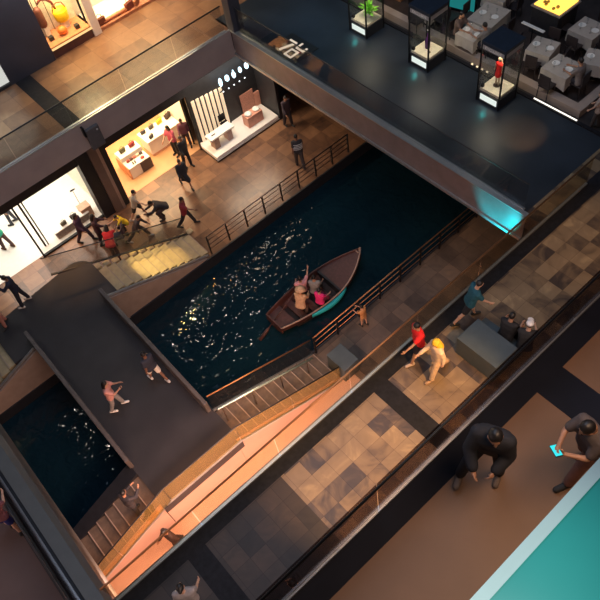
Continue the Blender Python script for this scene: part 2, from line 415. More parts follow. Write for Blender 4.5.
balustrade('glass balustrade of the upper left gallery above the shops', [(-4,21.05,5.5),(12.3,21.05,5.5)], 1.08, G_clear, M_dark, base=.06)
balustrade('glass balustrade of the small gallery at the lower left corner', [(-2.95,4.8,5.5),(-2.95,18,5.5)], 1.05, G_dark, M_dark, rail_r=.02, base=.05)
balustrade('amber glass balustrade beside the lit pink strip and the lower stairs', [(6.7,9.2,0),(2.6,9.2,1.6),(-.1,9.2,1.6),(-4.2,9.2,0)], 1.02, G_amber, M_dark, base=.07, rail_r=.022)
balustrade('glass balustrade with copper rail between the lower stairs and the canal', [(2.6,10.64,1.6),(6.7,10.64,0.05)], 1.0, G_clear, M_brass, base=.06, rail_r=.024)
balustrade('glass balustrade on the shop side of the golden stairs', [(1.6,19.5,1.6),(3.6,18.62,1.5),(6.9,18.56,0.05)], 1.0, G_clear, M_dark, base=.05, rail_r=.02, base_m=M_dark)
balustrade('glass balustrade on the shop side of the stairs at the left edge', [(-1.3,18.5,1.6),(-5.0,18.5,0.05)], 1.0, G_clear, M_dark, base=.05, rail_r=.02)
t = thing('stair_handrail', 'pale teal handrail running down the middle of the lower stairs', 'handrail', (2.6,10.1,1.6))
MB().tube([(0,0,.92),(3.7,0,-.62)], .045).build('rail', mat('pale_teal_metal', (.42,.55,.52), .25, metal=.6), t, smooth=True)
for i in range(4):
    x = .15+1.1*i; MB().tube([(x,0,-.44*x-.12),(x,0,.92-.417*x)], .02).build('post', M_steel, t)

def railing(label, x0, x1, y, zs, n, m, pm, group=None):
    t = thing('canal_railing', label, 'railing', (x0,y,0), 0, group)
    for z in zs: MB().tube([(0,0,z),(x1-x0,0,z)], .026 if z == max(zs) else .017).build('rail', m, t, smooth=True)
    for i in range(n):
        x = .03+(x1-x0-.06)*i/(n-1); MB().box(x-.022,-.035,.06,x+.022,.035,max(zs)).build('post', pm, t)
    return t
railing('four bar metal railing along the shop side of the canal', 6.95, 14.6, 17.0, (.35,.6,.85,1.08), 9, M_steel, M_black)
railing('copper coloured railing along the near side of the canal beside the boat', 6.8, 16.5, 10.62, (.45,.78,1.08), 10, M_brass, M_black)

# ------------------------------------------------------------------ people
SKIN = {'a': mat('skin_tan', (.42,.22,.14), .55, var=.06), 'b': mat('skin_fair', (.58,.34,.24), .55, var=.05), 'c': mat('skin_brown', (.22,.11,.07), .55, var=.06)}
HAIR = mat('black_hair', (.012,.010,.010), .45, var=.3, scale=40)
EYE = mat('dark_eye', (.015,.012,.012), .2)
LIP = mat('lip', (.30,.09,.08), .5)
def cloth(col):
    k = 'cloth_%03d_%03d_%03d' % tuple(int(c*999) for c in col)
    return mat(k, col, .8, var=.14, scale=14, bump=.08)

def remesh(mb, voxel, name):
    me = mb.mesh(name); o = bpy.data.objects.new('tmp', me); COL.objects.link(o)
    r = o.modifiers.new('r', 'REMESH'); r.mode = 'VOXEL'; r.voxel_size = voxel
    s = o.modifiers.new('s', 'SMOOTH'); s.factor = .5; s.iterations = 3
    dg = bpy.context.evaluated_depsgraph_get(); dg.update()
    res = bpy.data.meshes.new_from_object(o.evaluated_get(dg), depsgraph=dg); res.name = name
    bpy.data.objects.remove(o); bpy.data.meshes.remove(me)
    return res
def join_into(me, mb):
    bm = bmesh.new(); bm.from_mesh(me)
    bmesh.ops.recalc_face_normals(mb.bm, faces=mb.bm.faces)
    tmp = bpy.data.meshes.new('t'); mb.bm.to_mesh(tmp); mb.bm.free(); bm.from_mesh(tmp); bm.to_mesh(me); bm.free(); bpy.data.meshes.remove(tmp)

def sgn(v): return 1 if v > 0 else -1
def person(label, loc, face, shirt=(.1,.1,.1), pants=(.03,.03,.04), skin='a', sleeve='short', legs='long', hair='short', hat=None,
           lean=4, hip=(18,-14), knee=(6,22), hab=(3,3), sh=(-18,20), shab=(10,10), el=(20,25), head=(8,0), pz=None, scale=1.0,
           shoe=(.03,.03,.03), group=None, voxel=.026, hem=0, extra=None, twist=0, inw=None, bulk=0.0):
    """sides are (left,right); angles in degrees, positive = forward.  Local frame faces +y."""
    rd = math.radians
    thigh, shin, foot = .43, .42, .10
    if pz is None and max(hip) < 60: hip = tuple(.72*a for a in hip); knee = tuple(.8*a for a in knee)
    drop = max(thigh*math.cos(rd(hip[i]))*math.cos(rd(hab[i])) + shin*math.cos(rd(hip[i]-knee[i])) for i in (0,1)) + foot
    pel = Vector((0,0,drop if pz is None else pz/scale))
    u = Vector((0,math.sin(rd(lean)),math.cos(rd(lean))))
    f = Vector((0,math.cos(rd(lean)),-math.sin(rd(lean))))
    X = Vector((1,0,0))
    tw = Matrix.Rotation(rd(twist),3,u)
    sx = tw @ X
    neck = pel+u*.50
    J = {}
    for i, s in ((0,-1),(1,1)):
        h = pel+X*s*.085; a, ab = rd(hip[i]), rd(hab[i])
        k = h+Vector((s*math.sin(ab),math.sin(a)*math.cos(ab),-math.cos(a)*math.cos(ab)))*thigh
        b = a-rd(knee[i]); an = k+Vector((s*math.sin(ab)*.6,math.sin(b)*math.cos(ab*.6),-math.cos(b)*math.cos(ab*.6))).normalized()*shin
        tilt = min(0, b)*.5 if pz is None else 0
        toe = an+Vector((0,.155*math.cos(tilt),-.055+.155*math.sin(tilt)))
        heel = an+Vector((0,-.045,-.055))
        S0 = pel+u*.455+sx*s*.165
        a, ab = rd(sh[i]), rd(shab[i])
        d1 = Vector((s*math.sin(ab),math.sin(a)*math.cos(ab),-math.cos(a)*math.cos(ab)))
        e = S0+d1*.275
        a2 = a+rd(el[i]); ab2 = ab*.5-rd((18 if el[i] > 30 else 0) if inw is None else inw)
        d2 = Vector((s*math.sin(ab2),math.sin(a2)*math.cos(ab2),-math.cos(a2)*math.cos(ab2))).normalized()
        w = e+d2*.24
        J[i] = dict(h=h,k=k,an=an,toe=toe,heel=heel,S=S0,e=e,w=w,d2=d2,s=s)
    hr = Matrix.Rotation(rd(head[1]),3,'Z') @ Matrix.Rotation(-rd(head[0]+lean*.35),3,'X')
    hb = neck+u*.05; hc = hb + hr @ Vector((0,.025,.135))
    # ---- body: one continuous skin surface
    mb = MB()
    for zz, hw, r in ((0,.075,.105),(.10,.07,.10),(.20,.065,.10),(.31,.085,.108),(.41,.10,.095)):
        mb.cap(pel+u*zz-(X if zz<.15 else sx)*hw, pel+u*zz+(X if zz<.15 else sx)*hw, r, r)
    mb.cap(pel, pel+u*.42, .10, .10)
    mb.cap(neck-u*.06, hb+u*.06, .062, .056)
    mb.ell(hc, (.074,.092,.112), hr)
    mb.ell(hc+hr@Vector((0,.030,-.065)), (.052,.058,.052), hr)             # jaw
    mb.cap(hc+hr@Vector((0,.088,.012)), hc+hr@Vector((0,.105,-.022)), .014, .019)   # nose
    for s in (-1,1): mb.ell(hc+hr@Vector((s*.078,-.005,-.005)), (.016,.026,.034), hr)   # ears
    for i in (0,1):
        j = J[i]
        mb.cap(j['h'], j['k'], .082, .056); mb.cap(j['k'], j['an'], .055, .038); mb.ell(j['k']*.62+j['an']*.38-f*.012, (.052,.055,.10))
        mb.cap(j['heel'], j['toe'], .038, .034)
        mb.cap(j['S']-sx*j['s']*.05, j['S'], .062, .058); mb.cap(j['S'], j['e'], .054, .040); mb.cap(j['e'], j['w'], .041, .030)
        p = j['w']+j['d2']*.05; q = Matrix(((1,0,0),(0,1,0),(0,0,1)))
        mb.cap(j['w'], j['w']+j['d2']*.085, .03, .036)
    body = remesh(mb, voxel, 'body')
    fg = MB()
    for i in (0,1):
        j = J[i]; d = j['d2']; s = j['s']
        side = d.orthogonal().normalized() if abs(d.y) > .999 else d.cross(Vector((s,0,0))).normalized()   # across the palm
        nrm = side.cross(d).normalized()
        if nrm.x*s > 0: nrm = -nrm
        for k, ln in enumerate((.062,.074,.080,.070)):
            r0 = j['w']+d*.085+side*(.030-.02*k)
            m1 = r0+d*ln*.55+nrm*.008; m2 = m1+(d*.7+nrm*.6).normalized()*ln*.45
            fg.tube([r0-d*.03,m1,m2], [.0100,.0092,.0070], 6)
        r0 = j['w']+d*.03+side*.026
        m1 = r0+(d*.6+side*.8+nrm*.2).normalized()*.045; fg.tube([r0-side*.012,m1,m1+(d+nrm*.3).normalized()*.035], [.0125,.011,.008], 6)
    join_into(body, fg)
    root = thing('person', label, 'person', loc, math.radians(face-90), group); root.scale = (scale,)*3
    put('body', body, SKIN[skin], root, True)
    # ---- eyes and mouth
    e = MB()
    for s in (-1,1): e.ell(hc+hr@Vector((s*.030,.084,.012)), (.012,.008,.008), hr, 8, 6)
    e.build('eyes', EYE, root, smooth=True)
    MB().ell(hc+hr@Vector((0,.092,-.056)), (.022,.008,.007), hr, 8, 6).build('mouth', LIP, root, smooth=True)
    # ---- hair / hat
    hm = MB()
    hm.ell(hc+hr@Vector((0,-.020,.028)), (.086,.098,.102), hr)
    if hair == 'long':
        hm.cap(hc+hr@Vector((0,-.055,.0)), hc+hr@Vector((0,-.085,-.20)), .075, .06)
        for s in (-1,1): hm.cap(hc+hr@Vector((s*.06,-.03,.0)), hc+hr@Vector((s*.075,-.045,-.17)), .04, .03)
    elif hair == 'bun': hm.ell(hc+hr@Vector((0,-.115,.03)), (.045,.045,.045))
    put('hair', remesh(hm, .022, 'hair'), HAIR, root, True)
    if hat:
        kind, colr = hat; h = MB()
        if kind == 'cap':
            h.ell(hc+hr@Vector((0,-.015,.055)), (.094,.108,.082), hr); h.ell(hc+hr@Vector((0,.12,.055)), (.075,.075,.014), hr)
        elif kind == 'scarf':
            h.ell(hc+hr@Vector((0,-.022,.025)), (.098,.112,.118), hr); h.cap(hc+hr@Vector((0,-.06,-.05)), pel+u*.42-f*.07, .09, .11)
        elif kind == 'cone':
            R = [[hc+hr@Vector((r*math.cos(2*PI*k/20), r*math.sin(2*PI*k/20), z)) for k in range(20)] for r, z in ((.20,.02),(.21,.03),(.11,.11),(.01,.17))]
            h.rings(R)
        h.build({'cap':'cap','scarf':'headscarf','cone':'straw_hat'}[kind], cloth(colr), root, smooth=True)
    # ---- clothes
    c = MB(); g = .018+bulk
    for zz, hw, r in ((-.04+hem,.085,.112),(.08,.075,.105),(.20,.068,.104),(.31,.086,.112),(.41,.10,.098)):
        c.cap(pel+u*zz-(X if zz<.15 else sx)*hw, pel+u*zz+(X if zz<.15 else sx)*hw, r+g, r+g)
    c.cap(pel+u*.02, pel+u*.42, .10+g, .10+g); c.cap(neck-u*.07, neck-u*.035, .085, .07)
    for i in (0,1):
        j = J[i]
        c.cap(j['S']-sx*j['s']*.05, j['S'], .062+g, .062+g)
        if sleeve == 'short': c.cap(j['S'], j['S'].lerp(j['e'],.72), .058+g, .050+g)
        elif sleeve == 'long': c.cap(j['S'], j['e'], .056+g, .044+g); c.cap(j['e'], j['e'].lerp(j['w'],.92), .044+g, .034+g)
    g = .018
    put('shirt', remesh(c, voxel, 'shirt'), cloth(shirt), root, True)
    c = MB()
    for zz, hw, r in ((-.03,.085,.112),(.06,.072,.106)): c.cap(pel+u*zz-X*hw, pel+u*zz+X*hw, r+g*.6, r+g*.6)
    for i in (0,1):
        j = J[i]
        if legs == 'long': c.cap(j['h'], j['k'], .088+g, .064+g); c.cap(j['k'], j['k'].lerp(j['an'],.93), .064+g, .052+g)
        elif legs == 'shorts': c.cap(j['h'], j['h'].lerp(j['k'],.80), .09+g, .078+g)
        elif legs == 'skirt':
            c.cap(pel, j['h'].lerp(j['k'],1.05), .13, .115)
    if legs == 'skirt': c.cap(J[0]['k'], J[1]['k'], .10, .10)
    put({'long':'trousers','shorts':'shorts','skirt':'skirt'}[legs], remesh(c, voxel, 'legwear'), cloth(pants), root, True)
    for i in (0,1):
        j = J[i]; c = MB(); c.cap(j['heel'], j['toe'], .046, .042); c.cap(j['heel'], j['heel']+Vector((0,.02,.05)), .045, .044)
        c.build('shoe', cloth(shoe), root, smooth=True)
    if extra == 'strap':
        MB().tube([pel+u*.30+X*.13-f*.1, pel+u*.2-f*.135, pel+u*.08-X*.12-f*.09], .014).build('strap', cloth((.02,.02,.02)), root)
    elif extra == 'stripes':
        c = MB()
        for zz in (.12,.20,.28,.36):
            ring = []
            for k in range(16):
                a = 2*PI*k/16; ring.append(pel+u*zz+X*math.cos(a)*.212+f*math.sin(a)*.140)
            c.tube(ring+[ring[0]], .017, 6)
        c.build('stripe', cloth((.62,.60,.56)), root)
    Mw = Matrix.Translation(loc) @ Matrix.Rotation(math.radians(face-90),4,'Z') @ Matrix.Scale(scale,4)
    return root, [Mw @ (J[i]['w']+J[i]['d2']*.12) for i in (0,1)], Mw @ hc

WALK = dict(hip=(24,-20), knee=(6,26), sh=(-22,24), el=(15,25))
DK = (.022,.022,.028)
#  --- left bank, in front of the shops
person('person in a dark red shirt striding along the shop side of the canal', (7.25,18.95,0), -40, (.22,.02,.03), DK, hip=(30,-28), knee=(5,20), sh=(-10,62), shab=(8,12), el=(10,15), skin='c', group=None)
person('person in dark clothes walking nearest below the middle shop entrance', (8.5,20.75,0), -100, (.02,.025,.035), (.02,.025,.035), legs='skirt', hip=(24,-26), knee=(4,30), hair='bun', sleeve='long')
person('tall person all in black standing just outside the middle shop', (9.3,21.75,0), -80, (.015,.015,.02), (.015,.015,.02), hip=(8,-8), knee=(3,6), sleeve='long', scale=1.04)
r, hnd, hd = person('person with a pink top standing at the white shop counter', (9.40,22.75,0.01), 200, (.55,.10,.16), DK, hip=(4,-2), knee=(2,2), sh=(28,28), el=(40,20), hair='long', skin='b')
person('person in purple brown clothes beside the black shop door posts', (10.08,22.80,0.01), -120, (.16,.06,.09), (.05,.03,.04), hip=(6,-6), knee=(3,5), skin='c', sleeve='long', scale=.94)
person('shadowy figure at the dark right end of the shop display', (14.0,20.3,0), -95, (.05,.035,.05), (.03,.025,.03), hip=(10,-10), knee=(3,8), sleeve='long')
person('person in a black and white striped top by the canal railing', (12.65,18.0,0), 60, (.03,.03,.035), (.06,.05,.05), legs='long', hip=(14,-24), knee=(5,10), extra='stripes', skin='c')
person('person in a pale shirt and dark shorts walking past the brown pillar', (6.05,20.85,0), -35, (.58,.48,.36), (.03,.03,.035), legs='shorts', lean=14, hip=(34,-26), knee=(8,18), sh=(-15,35), shoe=(.5,.45,.4), skin='b')
person('person in black bent far forward behind the pale shirted walker', (6.95,20.0,0), 165, (.03,.025,.03), (.05,.03,.035), lean=52, hip=(70,62), knee=(90,86), sh=(50,45), el=(40,40), head=(10,0), sleeve='long', skin='c')
person('child in a bright yellow shirt crouching below the brown pillar', (5.35,20.75,0), 175, (.90,.62,.03), (.05,.04,.04), lean=28, hip=(95,80), knee=(125,120), sh=(50,60), el=(30,20), scale=.86, skin='b')
person('dark clad person lunging wide beside the golden stairs', (5.4,19.85,0), -45, (.07,.05,.05), (.05,.04,.045), lean=30, hip=(48,-40), knee=(20,14), hab=(10,10), sh=(20,-20), shoe=(.55,.5,.45), scale=.95, sleeve='long')
person('person in purple walking close to the left shop window', (3.75,21.5,0), -50, (.055,.025,.06), (.05,.03,.05), hip=(34,-22), knee=(14,16), hair='long', sleeve='long', skin='c')
person('person in a black top with red trim standing at the head of the pushchair group', (4.2,20.85,0), -20, (.05,.02,.03), (.05,.025,.03), hip=(10,-6), knee=(4,8), sh=(35,40), el=(40,30), hair='long', skin='c', sleeve='long')
person('person in a vivid red top stooping over the pushchair', (4.15,19.72,0), 60, (.55,.02,.03), (.10,.03,.035), lean=55, hip=(30,5), knee=(30,20), sh=(45,50), el=(20,20), hair='long', skin='c')
person('person in a turquoise green shirt standing in the left shop doorway', (1.15,23.75,0.01), 120, (.02,.42,.26), (.10,.05,.05), hip=(12,-14), knee=(4,8), skin='b', shoe=(.15,.07,.04))
person('person in dark trousers standing deep inside the left shop', (2.0,24.85,0.01), 150, (.03,.03,.05), (.035,.04,.06), hip=(8,-8), knee=(3,4), sleeve='long')
r, hand_a, hd = person('person in navy holding up a phone on the bridge landing', (.25,19.05,1.6), 150, (.012,.016,.035), (.012,.014,.025), hip=(10,-10), knee=(3,5), hab=(8,8), sh=(50,70), shab=(20,30), el=(95,80), shoe=(.6,.58,.55), sleeve='long', skin='c')
person('person in a salmon pink top cut by the left edge of the picture', (-.75,18.75,1.6), 200, (.55,.22,.16), (.35,.16,.13), hip=(12,-10), knee=(4,8), skin='b', hair='long', scale=.97)
# --- on the bridge
r, hand_b, hd = person('person with long dark hair and a pink top on the dark bridge', (.45,12.95,1.6), -30, (.62,.30,.26), (.26,.25,.25), hip=(18,-14), knee=(6,14), sh=(35,48), el=(75,80), hair='long', shoe=(.75,.74,.72), skin='b')
person('person in a navy shirt and white shorts beside the bridge parapet', (1.98,12.85,1.6), 100, (.025,.03,.05), (.70,.64,.56), legs='shorts', hip=(26,-24), knee=(8,22), sh=(-15,35), el=(20,40), shoe=(.6,.6,.6), skin='c')
# --- canal walk, right bank
person('child in an orange top at the copper railing opposite the boat', (8.85,10.25,0), 100, (.55,.26,.10), (.45,.24,.13), legs='shorts', hip=(8,-6), knee=(3,5), sh=(40,45), el=(40,40), scale=.70, skin='b')
person('dark haired person at the foot of the amber balustrade in the lower left', (-1.05,9.75,1.32), 20, (.03,.028,.035), (.025,.025,.03), hip=(6,-4), knee=(3,4), sh=(30,40), el=(70,75), scale=.96, sleeve='long')
person('person in black walking on the pink strip behind the gallery glass', (-.75,8.6,.012), 190, (.05,.03,.03), (.03,.02,.02), hip=(16,-14), knee=(5,12), hair='bun', sleeve='long')
# --- marble gallery
person('person in a scarlet shirt walking hand in hand along the marble gallery', (6.85,5.92,5.5), 160, (.75,.015,.02), (.03,.02,.03), hip=(26,-22), knee=(6,24), sh=(58,-8), shab=(16,12), el=(10,15), skin='a', shoe=(.45,.35,.3), legs='shorts')
person('person with a yellow headscarf and cream clothes beside the scarlet shirt', (6.82,5.28,5.5), 165, (.72,.52,.36), (.70,.48,.30), hip=(24,-26), knee=(6,22), sh=(-14,30), hat=('scarf',(.85,.50,.03)), extra='strap', sleeve='long', hem=-.12, shoe=(.4,.25,.15), skin='b')
person('person in a teal shirt and black shorts walking by the gallery edge', (8.6,5.78,5.5), -30, (.012,.085,.12), (.015,.015,.02), legs='shorts', lean=14, hip=(26,-34), knee=(10,16), sh=(10,30), el=(15,20), skin='b')
person('person in black seated on the slate block nearer the gallery edge', (8.62,4.62,5.5), 10, (.015,.015,.018), (.015,.015,.02), lean=12, hip=(80,78), knee=(78,80), sh=(30,25), el=(25,30), pz=.55, skin='a', sleeve='short')
r, hand_c, hd = person('person in a white cap holding a phone on the slate block', (8.70,4.10,5.5), 30, (.02,.02,.022), (.02,.02,.022), lean=16, hip=(80,78), knee=(78,80), sh=(35,40), el=(40,35), pz=.55, hat=('cap',(.75,.72,.72)), skin='b')
person('dark haired person in pale grey at the bottom edge of the picture', (-1.02,5.02,5.5), 60, (.34,.30,.30), (.05,.05,.06), hip=(14,-12), knee=(5,10), hair='bun', skin='b')
person('dark figure at the bottom of the picture beside the black topped balustrade', (.78,3.55,5.5), 140, (.03,.028,.034), (.02,.02,.025), hip=(12,-12), knee=(4,8), sh=(-20,10), skin='b')
# --- nearest floor
person('person in a bulky black top stooping on the nearest brown floor', (3.56,1.74,11.5), 205, (.016,.018,.026), (.014,.016,.022), lean=15, hip=(4,24), knee=(10,8), hab=(8,16), sh=(8,24), shab=(12,12), el=(50,30), inw=30, bulk=.022, scale=1.12, head=(16,20), sleeve='long', voxel=.02, skin='a', shoe=(.16,.12,.10))
r, hand_d, hd = person('person in grey brown looking at a glowing phone at the right edge', (4.47,.86,11.5), 160, (.09,.075,.078), (.22,.10,.075), lean=12, hip=(24,-16), knee=(8,20), sh=(32,38), shab=(8,8), el=(66,70), inw=40, head=(30,0), scale=1.1, voxel=.02, skin='a')
# --- small gallery lower left
person('person in a flowered top and blue shorts at the lower left edge', (-3.22,9.5,5.5), 60, (.20,.07,.085), (.015,.02,.16), legs='shorts', hip=(12,-10), knee=(4,8), sh=(40,40), el=(40,40), skin='b')
person('person in brick red at the left edge above the flowered top', (-3.45,11.2,5.5), 60, (.30,.09,.08), (.04,.04,.05), hip=(10,-10), knee=(4,8), skin='b')
# --- in the boat
BZ = -.30
r, hand_e, hd = person('boat passenger in light pink raising a phone', (8.30,13.02,BZ), 60, (.80,.36,.38), (.05,.04,.05), lean=-4, hip=(85,85), knee=(75,75), sh=(30,125), shab=(10,30), el=(40,25), pz=.42, hair='short', skin='b')
person('boat passenger in grey beside the pink one', (8.62,12.62,BZ), 40, (.24,.24,.23), (.04,.04,.05), lean=6, hip=(85,85), knee=(75,75), sh=(30,30), el=(30,30), pz=.42, skin='a')
person('boat passenger in bright magenta', (8.42,12.15,BZ), 20, (.78,.03,.20), (.20,.03,.07), lean=4, hip=(85,85), knee=(75,75), sh=(40,40), el=(25,25), pz=.38, scale=.88, skin='b')
r, hand_f, hd = person('rower in a straw coloured top and hat at the back of the boat', (7.72,12.42,BZ), 30, (.62,.38,.22), (.10,.06,.05), lean=18, hip=(50,40), knee=(70,60), sh=(50,30), el=(25,40), pz=.60, hat=('cone',(.66,.42,.25)), skin='a', sleeve='long')

# hand-held phones
def phone(label, p, rz, screen=None):
    t = thing('phone', label, 'phone', p, rz)
    MB().box(-.038,-.006,-.075,.038,.006,.075).build('phone_body', M_black, t, bevel=.004)
    MB().box(-.034,.006,-.068,.034,.0085,.068).build('screen', screen or mat('dim_screen', (.25,.27,.3), .2), t)
    return t
ph = phone('glowing cyan phone held by the person at the right edge', hand_d[0].lerp(hand_d[1],.5)+Vector((0,0,.03)), 0, emis('cyan_screen', (.05,.8,.85), 1.1)); ph.rotation_euler = (math.radians(70), 0, math.radians(-30)); ph.scale = (1.3,1.3,1.3)
phone('dark phone held up by the person on the bridge landing', hand_a[1], 2)
phone('phone held by the pink topped person on the bridge', hand_b[1], 1)
phone('pale phone held by the person in the white cap', hand_c[1], .5, mat('pale_screen', (.7,.68,.7), .3))
phone('phone raised by the boat passenger in light pink', hand_e[1], 1)
# pushchair beside the red stooping person
t = thing('pushchair', 'dark pushchair in front of the stooping red person', 'pushchair', (4.78,20.38,0), math.radians(60))
MB().box(-.2,-.2,.32,.2,.22,.40).build('seat', cloth((.04,.03,.04)), t, bevel=.03)
MB().box(-.2,-.26,.38,.2,-.18,.85).build('backrest', cloth((.06,.03,.04)), t, bevel=.03)
MB().tube([(-.2,-.3,.95),(.2,-.3,.95)], .018).tube([(-.2,-.3,.95),(-.2,.25,.12)], .014).tube([(.2,-.3,.95),(.2,.25,.12)], .014).tube([(-.2,.0,.36),(-.2,-.25,.1)], .014).tube([(.2,.0,.36),(.2,-.25,.1)], .014).build('push_frame', M_black, t)
for x in (-.22,.22):
    for y in (-.25,.25):
        MB().tube([(x-.02,y,.1),(x+.02,y,.1)], .1, 14).build('wheel', M_black, t)

# ------------------------------------------------------------------ the boat
bt = thing('rowing_boat', 'dark red wooden rowing boat carrying four people on the canal', 'boat', (8.85,12.72,-.62), math.radians(-1))
def bstat(x):
    """half beam, gunwale height, keel height at x in [-2.2, 2.2]"""
    if x < 0: b = .76-.30*(abs(x)/2.2)**2.0
    else: b = .76*(1-(x/2.26)**2.3)
    return max(b,.03), .50+.10*(abs(x)/2.2)**2 + (.32*(x/2.2)**2.5 if x > 0 else 0), (.28*(x/2.2)**3 if x > 0 else .10*(abs(x)/2.2)**2)
xs = [-2.2+4.4*i/26 for i in range(27)]
hull = MB(); rings = []
for x in xs:
    b, g, k = bstat(x); bi = max(b-.06,.012)
    o = [(-b,g),(-b*.94,g*.55+k*.45),(-b*.66,k+.08),(0,k),(b*.66,k+.08),(b*.94,g*.55+k*.45),(b,g),
         (bi,g),(bi*.93,g*.55+k*.45+.02),(bi*.64,k+.13),(0,k+.10),(-bi*.64,k+.13),(-bi*.93,g*.55+k*.45+.02),(-bi,g)]
    rings.append([(x,p,q) for p, q in o])
hull.rings(rings).build('hull', M_hull, bt)
for s in (-1,1):
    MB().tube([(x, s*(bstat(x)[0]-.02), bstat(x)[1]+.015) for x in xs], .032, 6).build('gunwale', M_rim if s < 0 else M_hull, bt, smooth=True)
MB().box(-2.22,-.46,.3,-2.16,.46,.62).build('transom', M_hull, bt)
def deck(name, x0, x1, dz, m):
    mb = MB(); n = 10; top = []; 
    L = [(x0+(x1-x0)*i/n) for i in range(n+1)]
    a = [(x, bstat(x)[0]-.05, bstat(x)[1]-dz) for x in L]; 
    up = [[(x,-max(b,.01),z),(x,max(b,.01),z),(x,max(b,.01),z-.03),(x,-max(b,.01),z-.03)] for x, b, z in a]
    mb.rings(up).build(name, m, bt)
deck('bow_deck', .55, 2.14, .03, M_deckb); deck('stern_deck', -2.15, -1.55, .10, M_deckb)
deck('floor_boards', -1.55, .55, .36, mat('boat_well_boards', (.03,.018,.017), .7, var=.2, scale=12))
for x in (-1.15,-.62,.05):
    b, g, k = bstat(x); MB().box(x-.14,-b+.06,.26,x+.14,b-.06,.31).build('thwart', M_hull, bt)
MB().box(.50,-.70,.18,.58,.70,.50).build('bulkhead', M_dark, bt)
MB().tube([(2.12,0,.75),(2.2,0,1.0)], .04).tube([(2.05,-.07,.88),(2.05,.07,.88)], .03).build('bow_post', M_rim, bt)
mb = MB(); rr = []  # added bulge standing in for the lit cyan side of the hull
for i in range(13):
    x = -.95+1.75*i/12; b, g, k = bstat(x); wd = .16*math.sin(PI*i/12)**.8+.01
    rr.append([(x, -b-.01, g-.03),(x,-b-wd*.7,g-.06),(x,-b-wd*.95,g-.16),(x,-b-wd*.5,g-.24),(x,-b*.97,g-.24)])
mb.rings(rr).build('hull_side_bulge', M_cyan, bt, smooth=True)
o = thing('oar', 'long wooden oar trailing from the stern of the boat', 'oar', (hand_f[0].x,hand_f[0].y,hand_f[0].z))
d = Vector((5.85,12.80,-.52))-hand_f[0]
MB().tube([-d*.12, d*.78], .022).build('shaft', M_hull, o, smooth=True)
MB().tube([d*.74,d*.80,d*.98], [.02,.07,.06], 8).build('blade', M_hull, o, smooth=True)

# ------------------------------------------------------------------ slate blocks
o = MB().box(-.40,-.62,0,.40,.62,.72).build('block_bench', M_bench, bevel=.015, loc=(8.03,4.74,5.506)); tag(o, 'large slate grey block bench on the marble gallery', 'bench'); MB().box(.40,-.62,0,.74,.62,.40).build('seat_ledge', M_bench, o, bevel=.01)
o = MB().box(-.33,-.45,0,.33,.45,.78).build('block_bench', M_bench, bevel=.015, loc=(7.12,9.50,0)); tag(o, 'small slate grey block at the foot of the lower stairs', 'bench')

# ------------------------------------------------------------------ display cases on the plaza
G_hdr = mat('grey_header_band', (.34,.33,.33), .5, var=.1)
def text(body, size, m, parent, loc, rot, name='lettering', ext=.003, sx=1.0):
    cu = bpy.data.curves.new(name, 'FONT'); cu.body = body; cu.size = size; cu.extrude = ext; cu.align_x = 'CENTER'; cu.align_y = 'CENTER'
    t = bpy.data.objects.new('tmp', cu); COL.objects.link(t)
    dg = bpy.context.evaluated_depsgraph_get(); dg.update()
    me = bpy.data.meshes.new_from_object(t.evaluated_get(dg)); bpy.data.objects.remove(t); me.materials.clear()
    o = put(name, me, m, parent); o.location = loc; o.rotation_euler = rot; o.scale = (sx,1,1); return o
def display_case(label, x, y):
    t = thing('display_case', label, 'display case', (x,y,5.5), 0, 'glass display cases on the plaza')
    a = .44
    MB().box(-a,-a,0,a,a,.42).build('plinth', M_dark, t, bevel=.01)
    MB().box(-a+.05,-a+.05,.42,a-.05,a-.05,.50).build('lit_floor', mat('cream_case_floor', (.85,.76,.58), .5), t)
    for sx in (-1,1):
        for sy in (-1,1): MB().box(sx*a-.022,sy*a-.022,0,sx*a+.022,sy*a+.022,2.18).build('post', M_black, t)
    for p in ((-a,-a+.03,-a+.012,a-.03),(a-.012,-a+.03,a,a-.03)): MB().box(p[0],p[1],.5,p[2],p[3],2.0).build('glass_pane', G_case, t)
    for p in ((-a+.03,-a,a-.03,-a+.012),(-a+.03,a-.012,a-.03,a)): MB().box(p[0],p[1],.5,p[2],p[3],2.0).build('glass_pane', G_case, t)
    MB().box(-a-.03,-a-.03,2.16,a+.03,a+.03,2.28).build('roof', mat('navy_case_roof', (.018,.026,.042), .45), t, bevel=.01)
    hb = MB().box(-a-.015,-a+.03,2.0,-a,a-.03,2.15).box(-a+.03,-a-.015,2.0,a-.03,-a,2.15).build('header_band', G_hdr, t)
    text('EXCLUSIVE', .13, M_white, hb, (-a-.02,0,2.075), (PI/2,0,-PI/2))
    MB().box(-a-.025,-.36,.13,-a-.003,.30,.34).build('lit_plate', emis('pale_sign_plate', (.86,.95,.88), .9), t)
    MB().box(-a+.08,a-.14,.50,-a+.16,a-.05,.60).build('case_lamp', M_black, t)
    return t
display_case('glass display case holding a green plant, nearest the top edge', 15.86,16.87)
display_case('middle glass display case holding a slim purple bottle', 15.86,13.87)
display_case('right hand glass display case holding a red dressed mannequin', 15.86,10.82)
